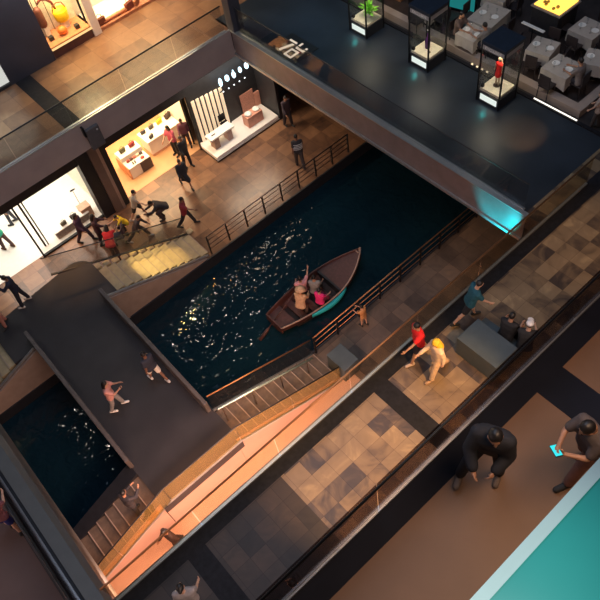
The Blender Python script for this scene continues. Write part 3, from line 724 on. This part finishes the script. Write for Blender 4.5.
# contents
t = thing('mannequin', 'mannequin in a red dress and cream shawl inside the right display case', 'mannequin', (15.88,10.86,6.0), math.radians(90)); t.scale = (.76,.76,.76)
red = mat('red_dress', (.80,.015,.01), .6, emit=None)
m1 = MB(); m1.cap((0,0,.55),(0,0,.95),.15,.11); m1.cap((-.1,0,1.08),(.1,0,1.08),.09,.09); m1.cap((0,0,.9),(0,0,1.1),.12,.12)
put('dress', remesh(m1,.025,'dress'), red, t, True)
m1 = MB(); m1.cap((0,0,1.12),(0,0,1.25),.05,.045); m1.ell((0,.01,1.34),(.075,.09,.11))
for s in (-1,1): m1.cap((s*.06,0,.02),(s*.07,0,.55),.035,.06); m1.cap((s*.16,0,1.08),(s*.2,.03,.75),.04,.03)
put('figure', remesh(m1,.022,'figure'), mat('pale_mannequin', (.6,.42,.28), .5), t, True)
m1 = MB(); m1.cap((-.08,-.06,1.05),(.02,-.1,.8),.09,.06); m1.ell((0,-.01,1.36),(.085,.095,.11)); m1.cap((.02,-.08,1.0),(.0,-.09,1.2),.06,.07)
put('shawl', remesh(m1,.025,'shawl'), mat('cream_shawl', (.9,.68,.42), .7), t, True)
MB().lathe([(.16,0),(.16,.02),(.02,.03)]).build('stand', M_steel, t)
t = thing('bottle', 'slim purple bottle on a stand inside the middle display case', 'bottle', (15.9,13.9,6.0))
MB().lathe([(.07,0),(.09,.02),(.10,.32),(.06,.42),(.03,.46),(.028,.62)]).build('bottle_body', mat('purple_glass', (.10,.03,.16), .2), t, smooth=True)
MB().lathe([(.034,.62),(.034,.86),(.02,.88)]).build('stopper', mat('dark_stopper', (.03,.03,.035), .3), t)
MB().lathe([(.036,.70),(.036,.76)]).build('white_band', M_white, t)
o = MB().box(-.05,-.03,0,.05,.03,.02).box(-.03,-.01,.02,.03,.01,.05).build('price_stand', M_steel, loc=(15.75,13.68,6.0)); tag(o,'tiny grey stand beside the purple bottle','stand')
t = thing('potted_plant', 'bright green plant inside the display case nearest the top edge', 'plant', (15.95,16.8,6.0))
MB().lathe([(.10,0),(.14,.22),(.12,.22),(.10,.20)]).build('pot', M_white, t)
lf = MB()
for i in range(60):
    a = random.random()*2*PI; el_ = random.uniform(.2,1.4); ln = random.uniform(.25,.55)
    d = Vector((math.cos(a)*math.cos(el_), math.sin(a)*math.cos(el_), math.sin(el_))); s_ = d.cross(Vector((0,0,1))).normalized()*.05
    p = Vector((0,0,.2)); q = p+d*ln*.6; e_ = p+d*ln-Vector((0,0,.06))
    v = [lf.bm.verts.new(x) for x in (p, q-s_, e_, q+s_, q+Vector((0,0,.01)))]
    lf.bm.faces.new((v[0],v[1],v[4])); lf.bm.faces.new((v[1],v[2],v[4])); lf.bm.faces.new((v[2],v[3],v[4])); lf.bm.faces.new((v[3],v[0],v[4]))
lf.build('foliage', mat('leaf_green', (.22,.62,.05), .5, var=.3), t)

# floor sign behind the plaza balustrade: cream strokes on a dark plate
t = thing('floor_sign', 'dark floor plate with bold cream characters beside the plaza balustrade', 'sign', (13.27,18.15,5.5))
MB().box(-.62,-.75,0,.62,.75,.03).build('plate', mat('black_plate', (.015,.014,.015), .4), t, bevel=.01)
SG = emis('cream_sign_light', (1,.84,.66), .75)
g = MB()
def stroke(ax, ay, bx, by, w=.08):
    a, b = Vector((ax,ay,0)), Vector((bx,by,0)); n = Vector((-(b-a).y,(b-a).x,0)).normalized()*w/2
    g.prism([(a-n)[:2],(b-n)[:2],(b+n)[:2],(a+n)[:2]], .03, .045)
stroke(.28,.46,.28,.08); stroke(.28,.12,-.38,.34,.11); g.build('character', SG, t); g = MB()
stroke(-.06,-.02,-.42,-.02); stroke(-.42,0,-.42,-.40); stroke(-.42,-.36,-.06,-.36); stroke(-.06,-.4,-.06,0.02); g.build('character', SG, t); g = MB()
stroke(.42,-.10,.10,-.10); stroke(.10,-.08,.10,-.5); stroke(.10,-.46,.32,-.46); g.build('character', SG, t)

# ------------------------------------------------------------------ terrace restaurant behind the plaza
PAV = mat('beige_terrace_edge', (.36,.28,.24), .55, var=.08, scale=3)
struct(MB().box(16.95,8.35,5.32,17.25,20,5.60).box(17.25,8.35,5.32,19.6,8.65,5.60), 'trim_terrace_kerb', PAV)
struct(MB().box(17.25,8.65,5.32,26,22,5.42), 'floor_restaurant', mat('restaurant_boards', (.05,.034,.03), .5, var=.3, scale=3))
o = struct(MB().box(16.56,8.2,5.56,16.60,9.85,5.585), 'trim_led_strip', W_led)
TZ = 5.42
def table(label, x, y, rz, sx=.85, sy=.85, g=None):
    t = thing('dining_table', label, 'table', (x,y,TZ), rz, 'white clothed restaurant tables')
    MB().box(-sx/2+.08,-sy/2+.08,.70,sx/2-.08,sy/2-.08,.74).build('tabletop', M_hull, t)
    MB().lathe([(.22,0),(.2,.03),(.04,.06),(.04,.70)]).build('pedestal', M_black, t)
    mb = MB(); n = 40; R = []
    for (k, z) in ((1.0,.75),(1.0,.74),(1.03,.6),(1.08,.36)):
        ring = []
        for i in range(n):
            a = 2*PI*i/n; c, s = math.cos(a), math.sin(a); q = 1/max(abs(c),abs(s)); wv = 1+(.05*math.sin(a*10))*(.75-z)*2
            drop = .0 if z > .7 else -.10*(q-1)
            ring.append((c*q*sx/2*k*wv, s*q*sy/2*k*wv, z+drop))
        R.append(ring)
    mb.rings(R, cap=False); mb.bm.verts.ensure_lookup_table(); mb.bm.faces.new(mb.bm.verts[:n])
    cl = mb.build('tablecloth', M_cloth, None, smooth=False, loc=(x,y,TZ)); cl.rotation_euler = (0,0,rz)
    tag(cl, 'white cloth over the ' + label, 'tablecloth', 'white tablecloths of the restaurant')
    return t
def glassware(x, y, i):
    o = MB().lathe([(.035,0),(.035,.005),(.006,.01),(.006,.08),(.035,.11),(.04,.17),(.032,.2)], seg=10).build('wine_glass', G_case, loc=(x,y,TZ+.752), smooth=True)
    tag(o, 'small wine glass set on a white restaurant table', 'glass', 'wine glasses on the white tables')
def plate(x, y):
    o = MB().lathe([(.06,0),(.13,.012),(.13,.018),(.05,.008)], seg=16).build('plate', M_white, loc=(x,y,TZ+.752)); tag(o, 'white plate laid on a white restaurant table', 'plate', 'plates on the white tables')
tabs = [(18.45,13.35,.1,1.25,1.0,'large restaurant table behind the middle display case'),(17.33,13.15,.0,.8,.8,'small restaurant table beside the seated dark head'),
        (18.2,10.85,.2,.85,.85,'restaurant table just right of the mannequin case roof'),(17.75,9.75,.0,.95,.95,'restaurant table nearest the terrace corner'),
        (18.8,9.15,.35,.85,.85,'restaurant table next to the dining guest'),(19.9,10.3,.0,.95,.95,'restaurant table below the glowing buffet'),
        (17.6,15.4,.0,.85,.85,'restaurant table beyond the middle case'),(19.7,13.9,.1,.9,.9,'restaurant table at the top edge')]
for x, y, rz, sx, sy, lb in tabs:
    table(lb, x, y, rz, sx, sy)
    for k in range(4):
        a = rz+PI/4+PI/2*k; glassware(x+.27*math.cos(a), y+.27*math.sin(a), k)
    for k in range(2):
        a = rz+PI*k; plate(x+.2*math.cos(a+PI/2), y+.25*math.sin(a+PI/2))
CH = mat('dark_chair_wood', (.03,.022,.024), .5, var=.2)
def chair_proto():
    t = thing('dining_chair', '', 'chair', (0,0,0), 0, 'dark chairs around the restaurant tables')
    MB().box(-.21,-.21,.42,.21,.21,.47).build('seat', CH, t, bevel=.015)
    MB().box(-.21,-.23,.52,.21,-.19,.92).build('backrest', CH, t, bevel=.012)
    for sx in (-1,1):
        for sy in (-1,1): MB().tube([(sx*.18,sy*.18,.43),(sx*.19,sy*.2,0)], .018).build('leg', CH, t)
        MB().tube([(sx*.17,-.19,.45),(sx*.18,-.21,.9)], .016).build('back_post', CH, t)
    return t
cp = chair_proto(); first = True
spots_ = []
for ti, (x, y, rz, sx, sy, lb) in enumerate(tabs):
    for k in range(4):
        if (ti, k) in ((1,0),(4,1),(1,2),(0,2)): continue
        a = rz+PI/2*k; r_ = (sx if k % 2 == 0 else sy)/2+.22
        if any(math.hypot(x+r_*math.cos(a)-q[0], y+r_*math.sin(a)-q[1]) < .5 for q in spots_): continue
        spots_.append((x+r_*math.cos(a), y+r_*math.sin(a), a+PI/2, ('far','left','near','right')[k], lb))
for i, (x, y, a, side, lb) in enumerate(spots_):
    c = cp if first else copy_tree(cp); first = False
    c.location = (x,y,TZ); c.rotation_euler = (0,0,a)
    c['label'] = 'chair on the %s side of the %s' % (side, lb.replace('restaurant ',''))
SIT = dict(hip=(86,84), knee=(84,82), pz=.56, sh=(40,45), el=(45,40), lean=8)
person('restaurant guest with a dark head at the small table', (17.33,12.53,TZ), 90, (.22,.19,.18), (.03,.03,.04), **SIT)
person('restaurant guest with black hair between the two right hand tables', (17.75,9.05,TZ), 90, (.20,.17,.16), (.03,.03,.04), **SIT)
person('restaurant guest in brown at the left of the small table', (17.33,13.77,TZ), -90, (.12,.08,.07), (.03,.03,.04), **SIT)
person('person in a pale top at the plaza corner beside the moving stairs', (16.9,7.75,5.32), 100, (.38,.30,.26), (.05,.04,.04), hip=(10,-8), knee=(3,5), scale=.80, sh=(20,20), skin='b')
# glowing buffet at the top edge
t = thing('buffet_cabinet', 'tall dark cabinet with a glowing yellow tray top at the upper right', 'cabinet', (20.0,11.75,TZ))
MB().box(-.55,-.55,0,.55,.55,1.0).build('cabinet_body', M_dark, t, bevel=.02)
MB().box(-.6,-.6,1.0,.6,.6,1.06).build('counter_top', mat('pale_counter', (.30,.25,.22), .4), t, bevel=.01)
MB().box(-.52,-.52,1.06,.52,.52,1.09).build('glowing_tray', emis('amber_glow', (1,.55,.08), 2.2), t)
for i in range(14):
    x, y = random.uniform(-.45,.45), random.uniform(-.45,.45)
    o = MB().ell((0,0,.05), (.07,.06,.05), None, 8, 6).build('bread_roll', mat('golden_bread', (.75,.42,.06), .6, var=.3), loc=(20.0+x,11.75+y,TZ+1.09)); tag(o,'golden roll on the glowing buffet tray','bread','golden rolls on the buffet')
# moving stair rails at the right edge
t = thing('escalator_balustrade', 'dark moving stair side with bright handrail dashes at the right edge', 'handrail', (17.1,7.4,5.32))
MB().box(0,-.06,0,4.5,.06,.75).build('side_panel', M_dark, t)
MB().tube([(0,0,.80),(4.5,0,.80)], .05).build('handrail', M_black, t)
for i in range(5): MB().box(.25+.8*i,-.03,.845,.75+.8*i,.03,.86).build('light_strip', W_led, t)
# terrace planter lamps: small figures on the kerb
for i in range(4):
    o = MB().lathe([(.035,0),(.03,.10),(.045,.13),(.02,.16)], seg=10).build('candle_glass', emis('candle_glow', (1,.75,.45), 1.2), loc=(16.78,12.6-.22*i,5.32)); tag(o,'small white glowing candle glass on the dark ledge by the plaza edge','candle','candle glasses on the ledge')
# teal screen and lit brown panels behind the cases
t = thing('screen_panel', 'upright teal lit screen panel behind the middle display case', 'screen', (18.9,14.9,TZ), math.radians(15))
MB().box(-.03,-.5,.1,.03,.5,1.9).build('panel', emis('teal_panel_light', (.02,.30,.30), .55), t)
MB().box(-.05,-.55,0,.05,-.5,2.0).box(-.05,.5,0,.05,.55,2.0).box(-.05,-.55,1.9,.05,.55,2.0).box(-.05,-.55,0,.05,.55,.1).build('frame', M_black, t)
t = thing('menu_stand', 'thin pale menu board lying on a stand beside the mannequin case roof', 'stand', (18.6,11.6,TZ))
MB().box(-.06,-.45,.92,.06,.45,.95).build('board', M_white, t); MB().tube([(0,0,0),(0,0,.92)], .02).build('post', M_black, t)
o = MB().box(-.4,-.4,0,.4,.4,1.5).build('host_stand', mat('carved_timber', (.30,.13,.06), .5, var=.4, scale=12), loc=(18.3,17.5,TZ), bevel=.02); tag(o,'carved brown timber stand behind the case with the green plant','stand')

# ------------------------------------------------------------------ left shop fittings
t = thing('display_bench', 'long low taupe bench in the left shop window', 'bench', (3.75,22.62,0.01))
MB().box(-.82,-.14,.0,.82,.14,.36).build('bench_body', mat('taupe_bench', (.25,.19,.16), .6, var=.25, scale=12), t, bevel=.01)
MB().box(-.84,-.16,.36,.84,.16,.40).build('bench_top', M_white, t)
def bag(name, label, loc, rz, col, s=1.0, group=None, cat='bag'):
    t = thing(name, label, cat, loc, rz, group)
    MB().prism_y([(-.15*s,0),(.15*s,0),(.19*s,.24*s),(-.19*s,.24*s)], -.06*s, .06*s).build('bag_body', cloth(col), t, bevel=.012*s)
    MB().tube([(-.09*s,0,.24*s),(-.08*s,0,.34*s),(0,0,.39*s),(.08*s,0,.34*s),(.09*s,0,.24*s)], .012*s, 6).build('handle', cloth(tuple(c*.6 for c in col)), t)
    return t
bag('handbag','olive brown handbag on the taupe bench in the left shop window',(3.45,22.62,.41),.2,(.12,.10,.07),.75)
bag('handbag','black and white handbag standing on the taupe bench',(3.95,22.62,.41),-.1,(.05,.045,.045),.85)
t = thing('leather_pouf', 'tan box stand behind the person in purple in the left shop', 'stand', (4.55,22.75,0.01))
MB().box(-.24,-.2,0,.24,.2,.55).build('box', mat('tan_leather', (.55,.30,.19), .6), t, bevel=.015); MB().box(-.25,-.21,.55,.25,.21,.58).build('lid', mat('tan_lid', (.65,.40,.28), .6), t)
t = thing('shoe_display', 'slim black shoe display above the tan box in the left shop', 'display', (4.6,23.4,0.01))
MB().tube([(0,0,0),(0,0,1.0)], .012).build('post', M_steel, t); MB().cap((-.08,0,1.03),(.1,0,1.02),.04,.03).build('shoe', M_black, t)
# ------------------------------------------------------------------ middle shop fittings
t = thing('display_stand', 'stepped white display stand with a dark front in the middle shop', 'display stand', (7.68,23.55,0.01))
MB().box(-.55,-.55,0,.55,.0,.60).build('low_step', M_white, t, bevel=.01); MB().box(-.55,.0,0,.55,.55,.85).build('high_step', M_white, t, bevel=.01)
MB().box(.0,-.58,.02,.56,-.55,.58).build('dark_front', mat('plum_panel', (.06,.045,.055), .5), t); MB().box(-.58,-.55,.02,-.55,.55,.58).build('tan_side', mat('tan_side_panel', (.60,.28,.16), .6), t)
bag('handbag','olive green handbag on the stepped white stand',(7.45,23.85,.861),.1,(.09,.09,.045),.85)
bag('handbag','deep red handbag on the stepped white stand',(7.95,23.85,.861),.1,(.26,.03,.035),.85)
for i, c in enumerate(((.3,.06,.05),(.10,.04,.04),(.45,.12,.1),(.6,.5,.4),(.08,.05,.05))):
    o = MB().box(-.07,-.05,0,.07,.05,.10).build('gift_box', cloth(c), loc=(7.36+.17*i,23.43,.612), bevel=.006)
    tag(o, ['brick red','dark maroon','rose red','pale beige','black brown'][i]+' gift box in the row on the stepped white stand', 'box', 'gift boxes on the stepped stand')
o = MB().ell((0,0,.05),(.10,.08,.05)).build('purse', cloth((.5,.08,.07)), loc=(7.95,23.15,.612)); tag(o,'small round red purse on the front step of the white stand','purse')
o = MB().box(-.08,-.03,0,-.03,.03,.12).box(.03,-.03,0,.08,.03,.12).build('shoes', M_black, loc=(7.5,23.15,.612)); tag(o,'pair of small black shoes on the front step of the white stand','shoes')
t = thing('shop_counter', 'long white counter where the pink topped person stands', 'counter', (9.42,23.9,0.01))
M_ct = mat('salmon_panel', (.62,.36,.26), .6)
MB().box(-.9,-.45,.78,.9,.45,.86).build('counter_top', M_white, t, bevel=.01); MB().box(-.85,-.4,.1,.85,.4,.78).build('counter_body', M_white, t); MB().box(-.82,-.42,0,.82,.40,.1).build('kick_plate', M_ct, t)
struct(MB().box(5.4,25.9,0,10.3,26.2,1.1), 'wall_shelf_ledge', M_white)
for i, (x, c, s, n) in enumerate(((9.3,(.06,.055,.06),.7,'charcoal handbag on the left end of the white counter'),(9.75,(.10,.09,.08),.75,'grey handbag next to the charcoal one on the counter'),(10.2,(.80,.48,.03),.85,'mustard yellow handbag in the middle of the counter'),(10.68,(.05,.035,.03),1.0,'large black handbag on the right end of the counter'))):
    bag('handbag', n, (x-.55,24.12,.87), .1*i, c, s)
bag('handbag','small dark handbag at the front of the white counter',(8.85,23.6,.87),.4,(.05,.05,.05),.7)
t = thing('door_frame', 'tall black doorway posts between the middle shop and the display platform', 'door frame', (10.33,22.2,0))
MB().box(-.03,-.05,0,.03,.0,3.0).build('post', M_black, t); MB().box(-.03,.5,0,.03,.55,3.0).build('post', M_black, t); MB().box(-.03,-.05,2.94,.03,.55,3.0).build('head_rail', M_black, t)
# ------------------------------------------------------------------ display platform on the right
struct(MB().box(10.35,20.92,0,13.95,22.3,.10), 'trim_platform_base', M_dark)
struct(MB().box(10.35,20.95,.10,13.95,22.3,.26), 'floor_display_platform', M_white, bevel=.01)
struct(MB().box(10.33,20.90,.08,13.97,20.95,.11), 'trim_platform_lip', M_trim)
PZ = .26
t = thing('display_table', 'white topped table on pale block legs on the lit platform', 'table', (11.15,21.55,PZ))
MB().box(-.65,-.24,.58,.65,.24,.66).build('tabletop', M_white, t, bevel=.01)
MB().box(-.5,-.18,0,-.22,.18,.58).build('leg', mat('brown_leg', (.35,.22,.16), .6), t); MB().box(.25,-.18,0,.5,.18,.58).build('leg', mat('rose_leg', (.50,.33,.28), .6), t)
o = MB().box(-.10,-.02,0,.10,.02,.02).build('pen_case', M_black, loc=(10.8,21.55,PZ+.662)); tag(o,'slim black pen case on the white topped table','case')
t = thing('chair', 'small black chair behind the white topped table', 'chair', (11.75,22.0,PZ), PI)
MB().box(-.18,-.16,.40,.18,.16,.45).build('seat', M_black, t, bevel=.01); MB().box(-.18,-.18,.5,.18,-.15,.85).build('backrest', M_black, t, bevel=.01)
for sx in (-1,1):
    for sy in (-1,1): MB().tube([(sx*.15,sy*.13,.4),(sx*.16,sy*.14,0)], .014).build('leg', M_black, t)
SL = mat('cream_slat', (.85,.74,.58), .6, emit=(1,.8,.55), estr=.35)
t = thing('slat_screen', 'cream slatted screen behind the display platform', 'screen', (10.5,22.26,.26))
for i in range(7): MB().box(.06+.24*i,-.04,0,.21+.24*i,.0,2.25-.03*i).build('slat', SL, t)
MB().box(0,-.01,.0,1.75,.02,.05).box(0,-.01,1.1,1.75,.02,1.14).build('screen_rail', M_black, t)
t = thing('upright_screen', 'rose brown upright panel at the right of the display platform', 'screen', (13.30,22.25,PZ))
MB().box(-.36,-.04,0,.36,.0,1.05).build('panel', mat('rose_panel', (.50,.24,.18), .6, var=.3, scale=20), t)
t = thing('display_block', 'pink block with two white cushions on the display platform', 'block', (12.95,21.5,PZ))
MB().box(-.42,-.22,0,.42,.22,.55).build('block_body', mat('pink_block', (.62,.30,.22), .6), t, bevel=.01)
for i, x in enumerate((-.22,.24)):
    o = MB().lathe([(.14,0),(.17,.03),(.16,.08),(.07,.10),(.04,.05)], seg=18).build('white_bowl', M_white, loc=(12.95+x,21.5,PZ+.552), smooth=True); tag(o, ['left','right'][i]+' white ring shaped bowl on the pink block','bowl')
struct(MB().box(13.68,22.2,PZ,13.98,22.28,1.0), 'wall_pink_end_panel', mat('pink_block', (.62,.30,.22)))
LG = emis('pale_blue_lamp', (.62,.88,1.0), 2.6)
for i, (rw, rh, n) in enumerate(((.085,.20,'leftmost'),(.10,.15,'second from left'),(.09,.20,'pointed middle'),(.08,.14,'second from right'),(.095,.15,'rightmost'))):
    t = thing('wall_lamp', n+' of the five glowing pale blue lamps above the display platform', 'lamp', (12.05+.36*i,22.0,2.75), 0, 'pale blue lamps above the platform')
    MB().lathe([(rw*.35,-rh),(rw*.9,-rh*.6),(rw,0),(rw*(.4 if i == 2 else .85),rh*.6),(rw*.25,rh)], seg=14).build('lamp_glass', LG, t, smooth=True)
    MB().box(-.03,.05,-.05,.03,.11,.05).build('wall_mount', M_black, t)
t2 = thing('lamp_reflections', 'row of five small bright dots standing in for reflections of the lamps above', 'lamp', (12.6,21.95,2.28))
MB().box(-.7,.0,.02,.8,.05,.05).build('track', M_black, t2)
for i in range(5): MB().ell((-.55+.3*i,0,0),(.03,.03,.03)).build('bulb', emis('reflection_dot',(.9,.95,1),3), t2)  # glowing dots stand in for reflections of the five lamps

# bracket on the balcony fascia
t = thing('wall_bracket', 'dark rounded bracket on the balcony fascia above the brown pillar', 'bracket', (5.78,20.98,4.25))
MB().box(-.28,-.16,.0,.30,.0,.95).build('bracket_body', mat('grey_bracket', (.10,.095,.10), .45), t, bevel=.07)
MB().box(-.34,-.19,.72,-.26,.0,1.15).build('bracket_arm', M_black, t, bevel=.02)
MB().ell((.18,-.17,.78),(.04,.02,.04)).build('badge', mat('pale_badge',(.5,.5,.5),.4), t)

# ------------------------------------------------------------------ upper shop windows on the balcony
WY = 25.0
struct(MB().box(6.88,WY+.05,5.5,8.7,WY+.15,5.86), 'wall_window_plinth', marble('dark_veined_marble', [(.04,.015,.015),(.10,.04,.035),(.07,.03,.028),(.3,.2,.17)], 1.3, .3))
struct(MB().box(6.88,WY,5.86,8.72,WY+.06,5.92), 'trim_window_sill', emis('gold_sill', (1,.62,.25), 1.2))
struct(MB().box(6.88,WY+.1,5.86,8.7,WY+1.9,5.95), 'floor_window_display', mat('terracotta_shelf', (.55,.22,.10), .6, var=.15))
struct(MB().box(6.9,WY+1.2,5.95,8.7,WY+1.3,9.6), 'wall_window_display', mat('cream_backdrop', (.85,.74,.56), .7))
wn = struct(MB().box(6.9,WY+.02,5.92,8.7,WY+.04,9.5), 'window_3', glass('shop_glass2', (.97,.96,.93), .03))
struct(MB().box(8.55,WY,6.2,8.62,WY+.05,9.5), 'window_frame', M_black, parent=wn)
ZZ = 5.951
t = thing('handbag', 'tall brown leather bag hanging in the upper left shop window', 'bag', (7.25,WY+.95,6.25), .2)
MB().cap((0,0,.2),(0,0,.75),.17,.16).build('bag_body', mat('brown_leather', (.16,.05,.035), .5), t, smooth=True); MB().tube([(-.1,0,.85),(-.1,0,1.2),(0,0,1.5),(.1,0,1.2),(.1,0,.85)], .02).build('strap', M_hull, t)
MB().box(-.1,-.1,-.299,.1,.1,.1).build('stand', M_cream, t)
t = thing('bucket_bag', 'bright yellow bucket bag in the upper left shop window', 'bag', (8.05,WY+.9,6.25))
MB().lathe([(.24,0),(.27,.05),(.30,.42),(.28,.44),(.26,.30)]).build('bag_body', mat('yellow_leather', (.85,.60,.01), .5), t, smooth=True); MB().tube([(-.28,0,.4),(-.2,0,.65),(0,0,.72),(.2,0,.65),(.28,0,.4)], .025).build('handle', mat('brown_handle',(.25,.09,.03),.5), t)
MB().box(-.15,-.12,-.299,.15,.12,0).build('stand', M_cream, t)
o = MB().ell((0,0,.17),(.2,.17,.17)).build('pouch', mat('orange_pouch', (.80,.20,.03), .5), loc=(7.72,WY+.5,ZZ), smooth=True); tag(o,'round orange pouch in the upper left shop window','pouch')
o = MB().box(-.09,-.09,0,.09,.09,.16).build('box', M_dark, loc=(7.2,WY+.55,ZZ+.0), bevel=.01); tag(o,'small dark cube below the brown leather bag','box')
o = MB().box(-.09,-.09,0,.09,.09,.16).build('box', M_dark, loc=(8.3,WY+.4,ZZ+.0), bevel=.01); tag(o,'small dark cube below the yellow bucket bag','box')
t = thing('scarf', 'dark scarf draped between the two bags in the upper shop window', 'scarf', (7.65,WY+1.0,6.9))
MB().tube([(-.3,0,.3),(-.1,0,.42),(.1,-.05,.35),(.25,-.05,.15),(.3,-.05,-.15)], [.04,.06,.06,.05,.05]).build('cloth', mat('maroon_scarf',(.2,.03,.02),.7), t, smooth=True); MB().tube([(0,.1,-.949),(0,.05,.4)], .015).build('stand', M_steel, t)
# second upper shop: open front with low goods along the edge
struct(MB().box(9.05,WY+.1,5.5,13,WY+.5,5.62), 'trim_upper_shop_sill', mat('rust_sill', (.40,.16,.08), .6, var=.3, scale=8))
struct(MB().box(9.05,WY+.5,5.5,13,26.9,5.52), 'floor_upper_shop', M_white)
for i, (x, c, s) in enumerate(((9.25,(.14,.04,.02),1.2),(10.65,(.20,.05,.03),1.2),(11.0,(.35,.12,.05),1.0),(11.75,(.13,.05,.05),1.2),(12.05,(.10,.05,.06),1.2))):
    bag('handbag', ['dark brown bag at the left end of the upper shop sill','wine brown bag in the middle of the upper shop sill','light brown bag beside the wine brown one on the upper sill','dark plum bag near the right end of the upper shop sill','grey plum bag at the right end of the upper shop sill'][i], (x,WY+.3,5.621), .3*i, c, s)
for i in range(5):
    o = MB().cap((-.16,0,.08),(.16,0,.08),.08,.07).build('folded_scarf', mat('coral_scarf', (.60,.25,.12), .7, var=.3), loc=(9.55+.22*i,WY+.3,5.621), smooth=True); tag(o,'rolled coral scarf laid along the upper shop sill','scarf','rolled scarves on the upper shop sill')

# ------------------------------------------------------------------ camera's own ledge, bottom right
M_teal = mat('teal_ledge', (.05,.42,.38), .35, var=.08, scale=1.5)
struct(MB().box(-.6,-1.2,18.3,4,.17,18.5), 'trim_near_ledge', M_teal)
struct(MB().box(-.6,.17,18.3,4,.222,18.505), 'trim_near_ledge_edge', mat('white_ledge_edge', (.78,.82,.80), .4, var=.04))
struct(MB().box(-9,-2.2,11.5,26,-2,21), 'wall_near_side', M_dark)

# ------------------------------------------------------------------ lights
wd = bpy.data.worlds.new('World'); S.world = wd; wd.use_nodes = True
bg = wd.node_tree.nodes['Background']; bg.inputs[0].default_value = (.30,.42,.62,1); bg.inputs[1].default_value = .07
AM = (1,.60,.28)
# shop interiors
area('left_shop_ceiling', (2.5,24.6,4.05), 5.0, 430, (1,.90,.76), sy=4.2)
area('middle_shop_ceiling', (8.3,24.2,4.05), 3.6, 520, (1,.70,.40), sy=3.4)
area('platform_downlight', (12.1,21.5,4.05), 3.0, 170, (1,.80,.58), sy=.8)
area('upper_window_lamp', (7.8,25.5,9.2), 1.6, 240, (1,.78,.42), sy=.9)
area('upper_shop_lamp', (11,26.0,9.2), 3.5, 260, (1,.72,.36), sy=1.4)
spot('balcony_lamp', (9.5,23.5,10.5), (9.5,23.2,5.5), 650, (1,.44,.13), 75)
spot('balcony_lamp_cool', (3.2,22.9,10.5), (3.3,22.6,5.5), 900, (.55,.85,1.0), 32)
for x, p in ((2.6,300),(7.6,45),(11,20)): spot('arcade_lamp', (x,21.4,4.15), (x+.2,20.2,0), p, (1,.45,.16), 95)
# pink strip beneath the right gallery, and the golden stairs
area('strip_shop_glow', (1.0,6.9,4.8), 7.5, 1150, (1,.56,.40), sy=1.2)
spot('stair_lamp', (5.2,19.6,4.2), (5.0,17.8,.7), 900, (1,.66,.18), 36)
spot('stair_lamp_far', (-3.0,19.6,4.2), (-3.4,17.8,.6), 350, (1,.66,.18), 36)
spot('lower_stair_lamp', (4.6,8.6,4.85), (4.6,9.6,.6), 190, (1,.68,.26), 75)
# downlights under the upper gallery
for x, p in ((3.3,2500),(6.3,2100),(9.6,160),(12.8,480)):
    spot('gallery_lamp', (x,2.2,10.9), (x,5.0,5.5), p, (1,.52,.17), 42, .9)
for x, p in ((8.0,70),(13.6,160)): spot('canal_walk_lamp', (x,6.9,4.85) if x < 12 else (x-1.6,8.4,4.3), (x,9.4,0), p, (1,.6,.34), 60)
# cool accent on the end of the plaza fascia
spot('teal_accent', (11.2,7.6,3.6), (12.5,7.9,5.0), 520, (.0,.8,.95), 52, .8)
spot('plaza_end_accent', (11.4,19.6,4.0), (12.5,19.9,5.0), 14, (.55,.85,1.0), 55, .8)
# display cases
for y in (16.87,13.87,10.82): area('case_lamp', (15.86,y,7.62), .6, 26, (1,.84,.60))
for y in (16.87,13.87,10.82): spot('case_foot_glow', (15.25,y,5.8), (15.05,y,5.5), 4, (.05,.75,.7), 100)
spot('plaza_cool', (15,18,12), (14.5,18.2,5.5), 420, (.10,.55,.75), 50, 1)
spot('plaza_warm', (16.2,9.4,8.5), (15.2,9.2,5.5), 150, (1,.50,.22), 32, .7)
for x, y in ((18.2,13.2),(18.2,9.8),(19.9,10.3)): spot('table_lamp', (x,y,9.5), (x,y,5.5), 32, (1,.80,.66), 60, .8)
# near floor, and an added fill that brightens the ledge
area('upper_gallery_ceiling', (4.2,.2,18.1), 4.0, 260, (1,.62,.38), sy=1.5)
spot('ledge_fill', (.72,.0,19.8), (.72,.14,18.5), 42, (.75,1,.94), 75, 1)
# added fills under the nearest gallery and at far left that brighten the fascias
area('near_fascia_fill', (4,1.9,9.6), 12, 240, (1,.70,.56), rot=(math.radians(75),0,0), sy=1.6)
area('left_fascia_fill', (-8.6,12,9), 6, 330, (1,.66,.54), rot=(0,math.radians(-90),0), sy=12)
# broad cool fill from the atrium roof
area('atrium_roof', (6,12,26), 14, 1350, (.58,.74,1.0), sy=10)
# pendant lamps high over the canal whose reflections sparkle on the water
PL = emis('pendant_bulb', (1,.95,.86), 220)
for x, y, z in ((7.0,23.3,10),(12.2,24.3,10),(-3.1,23,10)):
    t = thing('pendant_lamp', 'high pendant lamp over the canal', 'lamp', (x,y,z), 0, 'high pendant lamps over the canal')
    MB().ell((0,0,0),(.16,.16,.16)).build('bulb', PL, t, smooth=True); MB().tube([(0,0,.1),(0,0,6)], .008, 6).build('cord', M_black, t)

# ------------------------------------------------------------------ camera and colour
cam = bpy.data.cameras.new('Camera'); co = bpy.data.objects.new('Camera', cam); COL.objects.link(co)
co.location = (0,0,21.5); co.rotation_euler = tuple(math.radians(a) for a in (34.41349499,6.75876948,-41.69413764))
cam.sensor_width = 36; cam.lens = 698.312/600*36; cam.clip_start = .05; cam.clip_end = 200
S.camera = co
S.view_settings.view_transform = 'Standard'; S.view_settings.look = 'None'; S.view_settings.gamma = 1; S.view_settings.use_curve_mapping = False
S.view_settings.exposure = 0
S.cycles.max_bounces = 8; S.cycles.transparent_max_bounces = 16; S.cycles.sample_clamp_indirect = 6
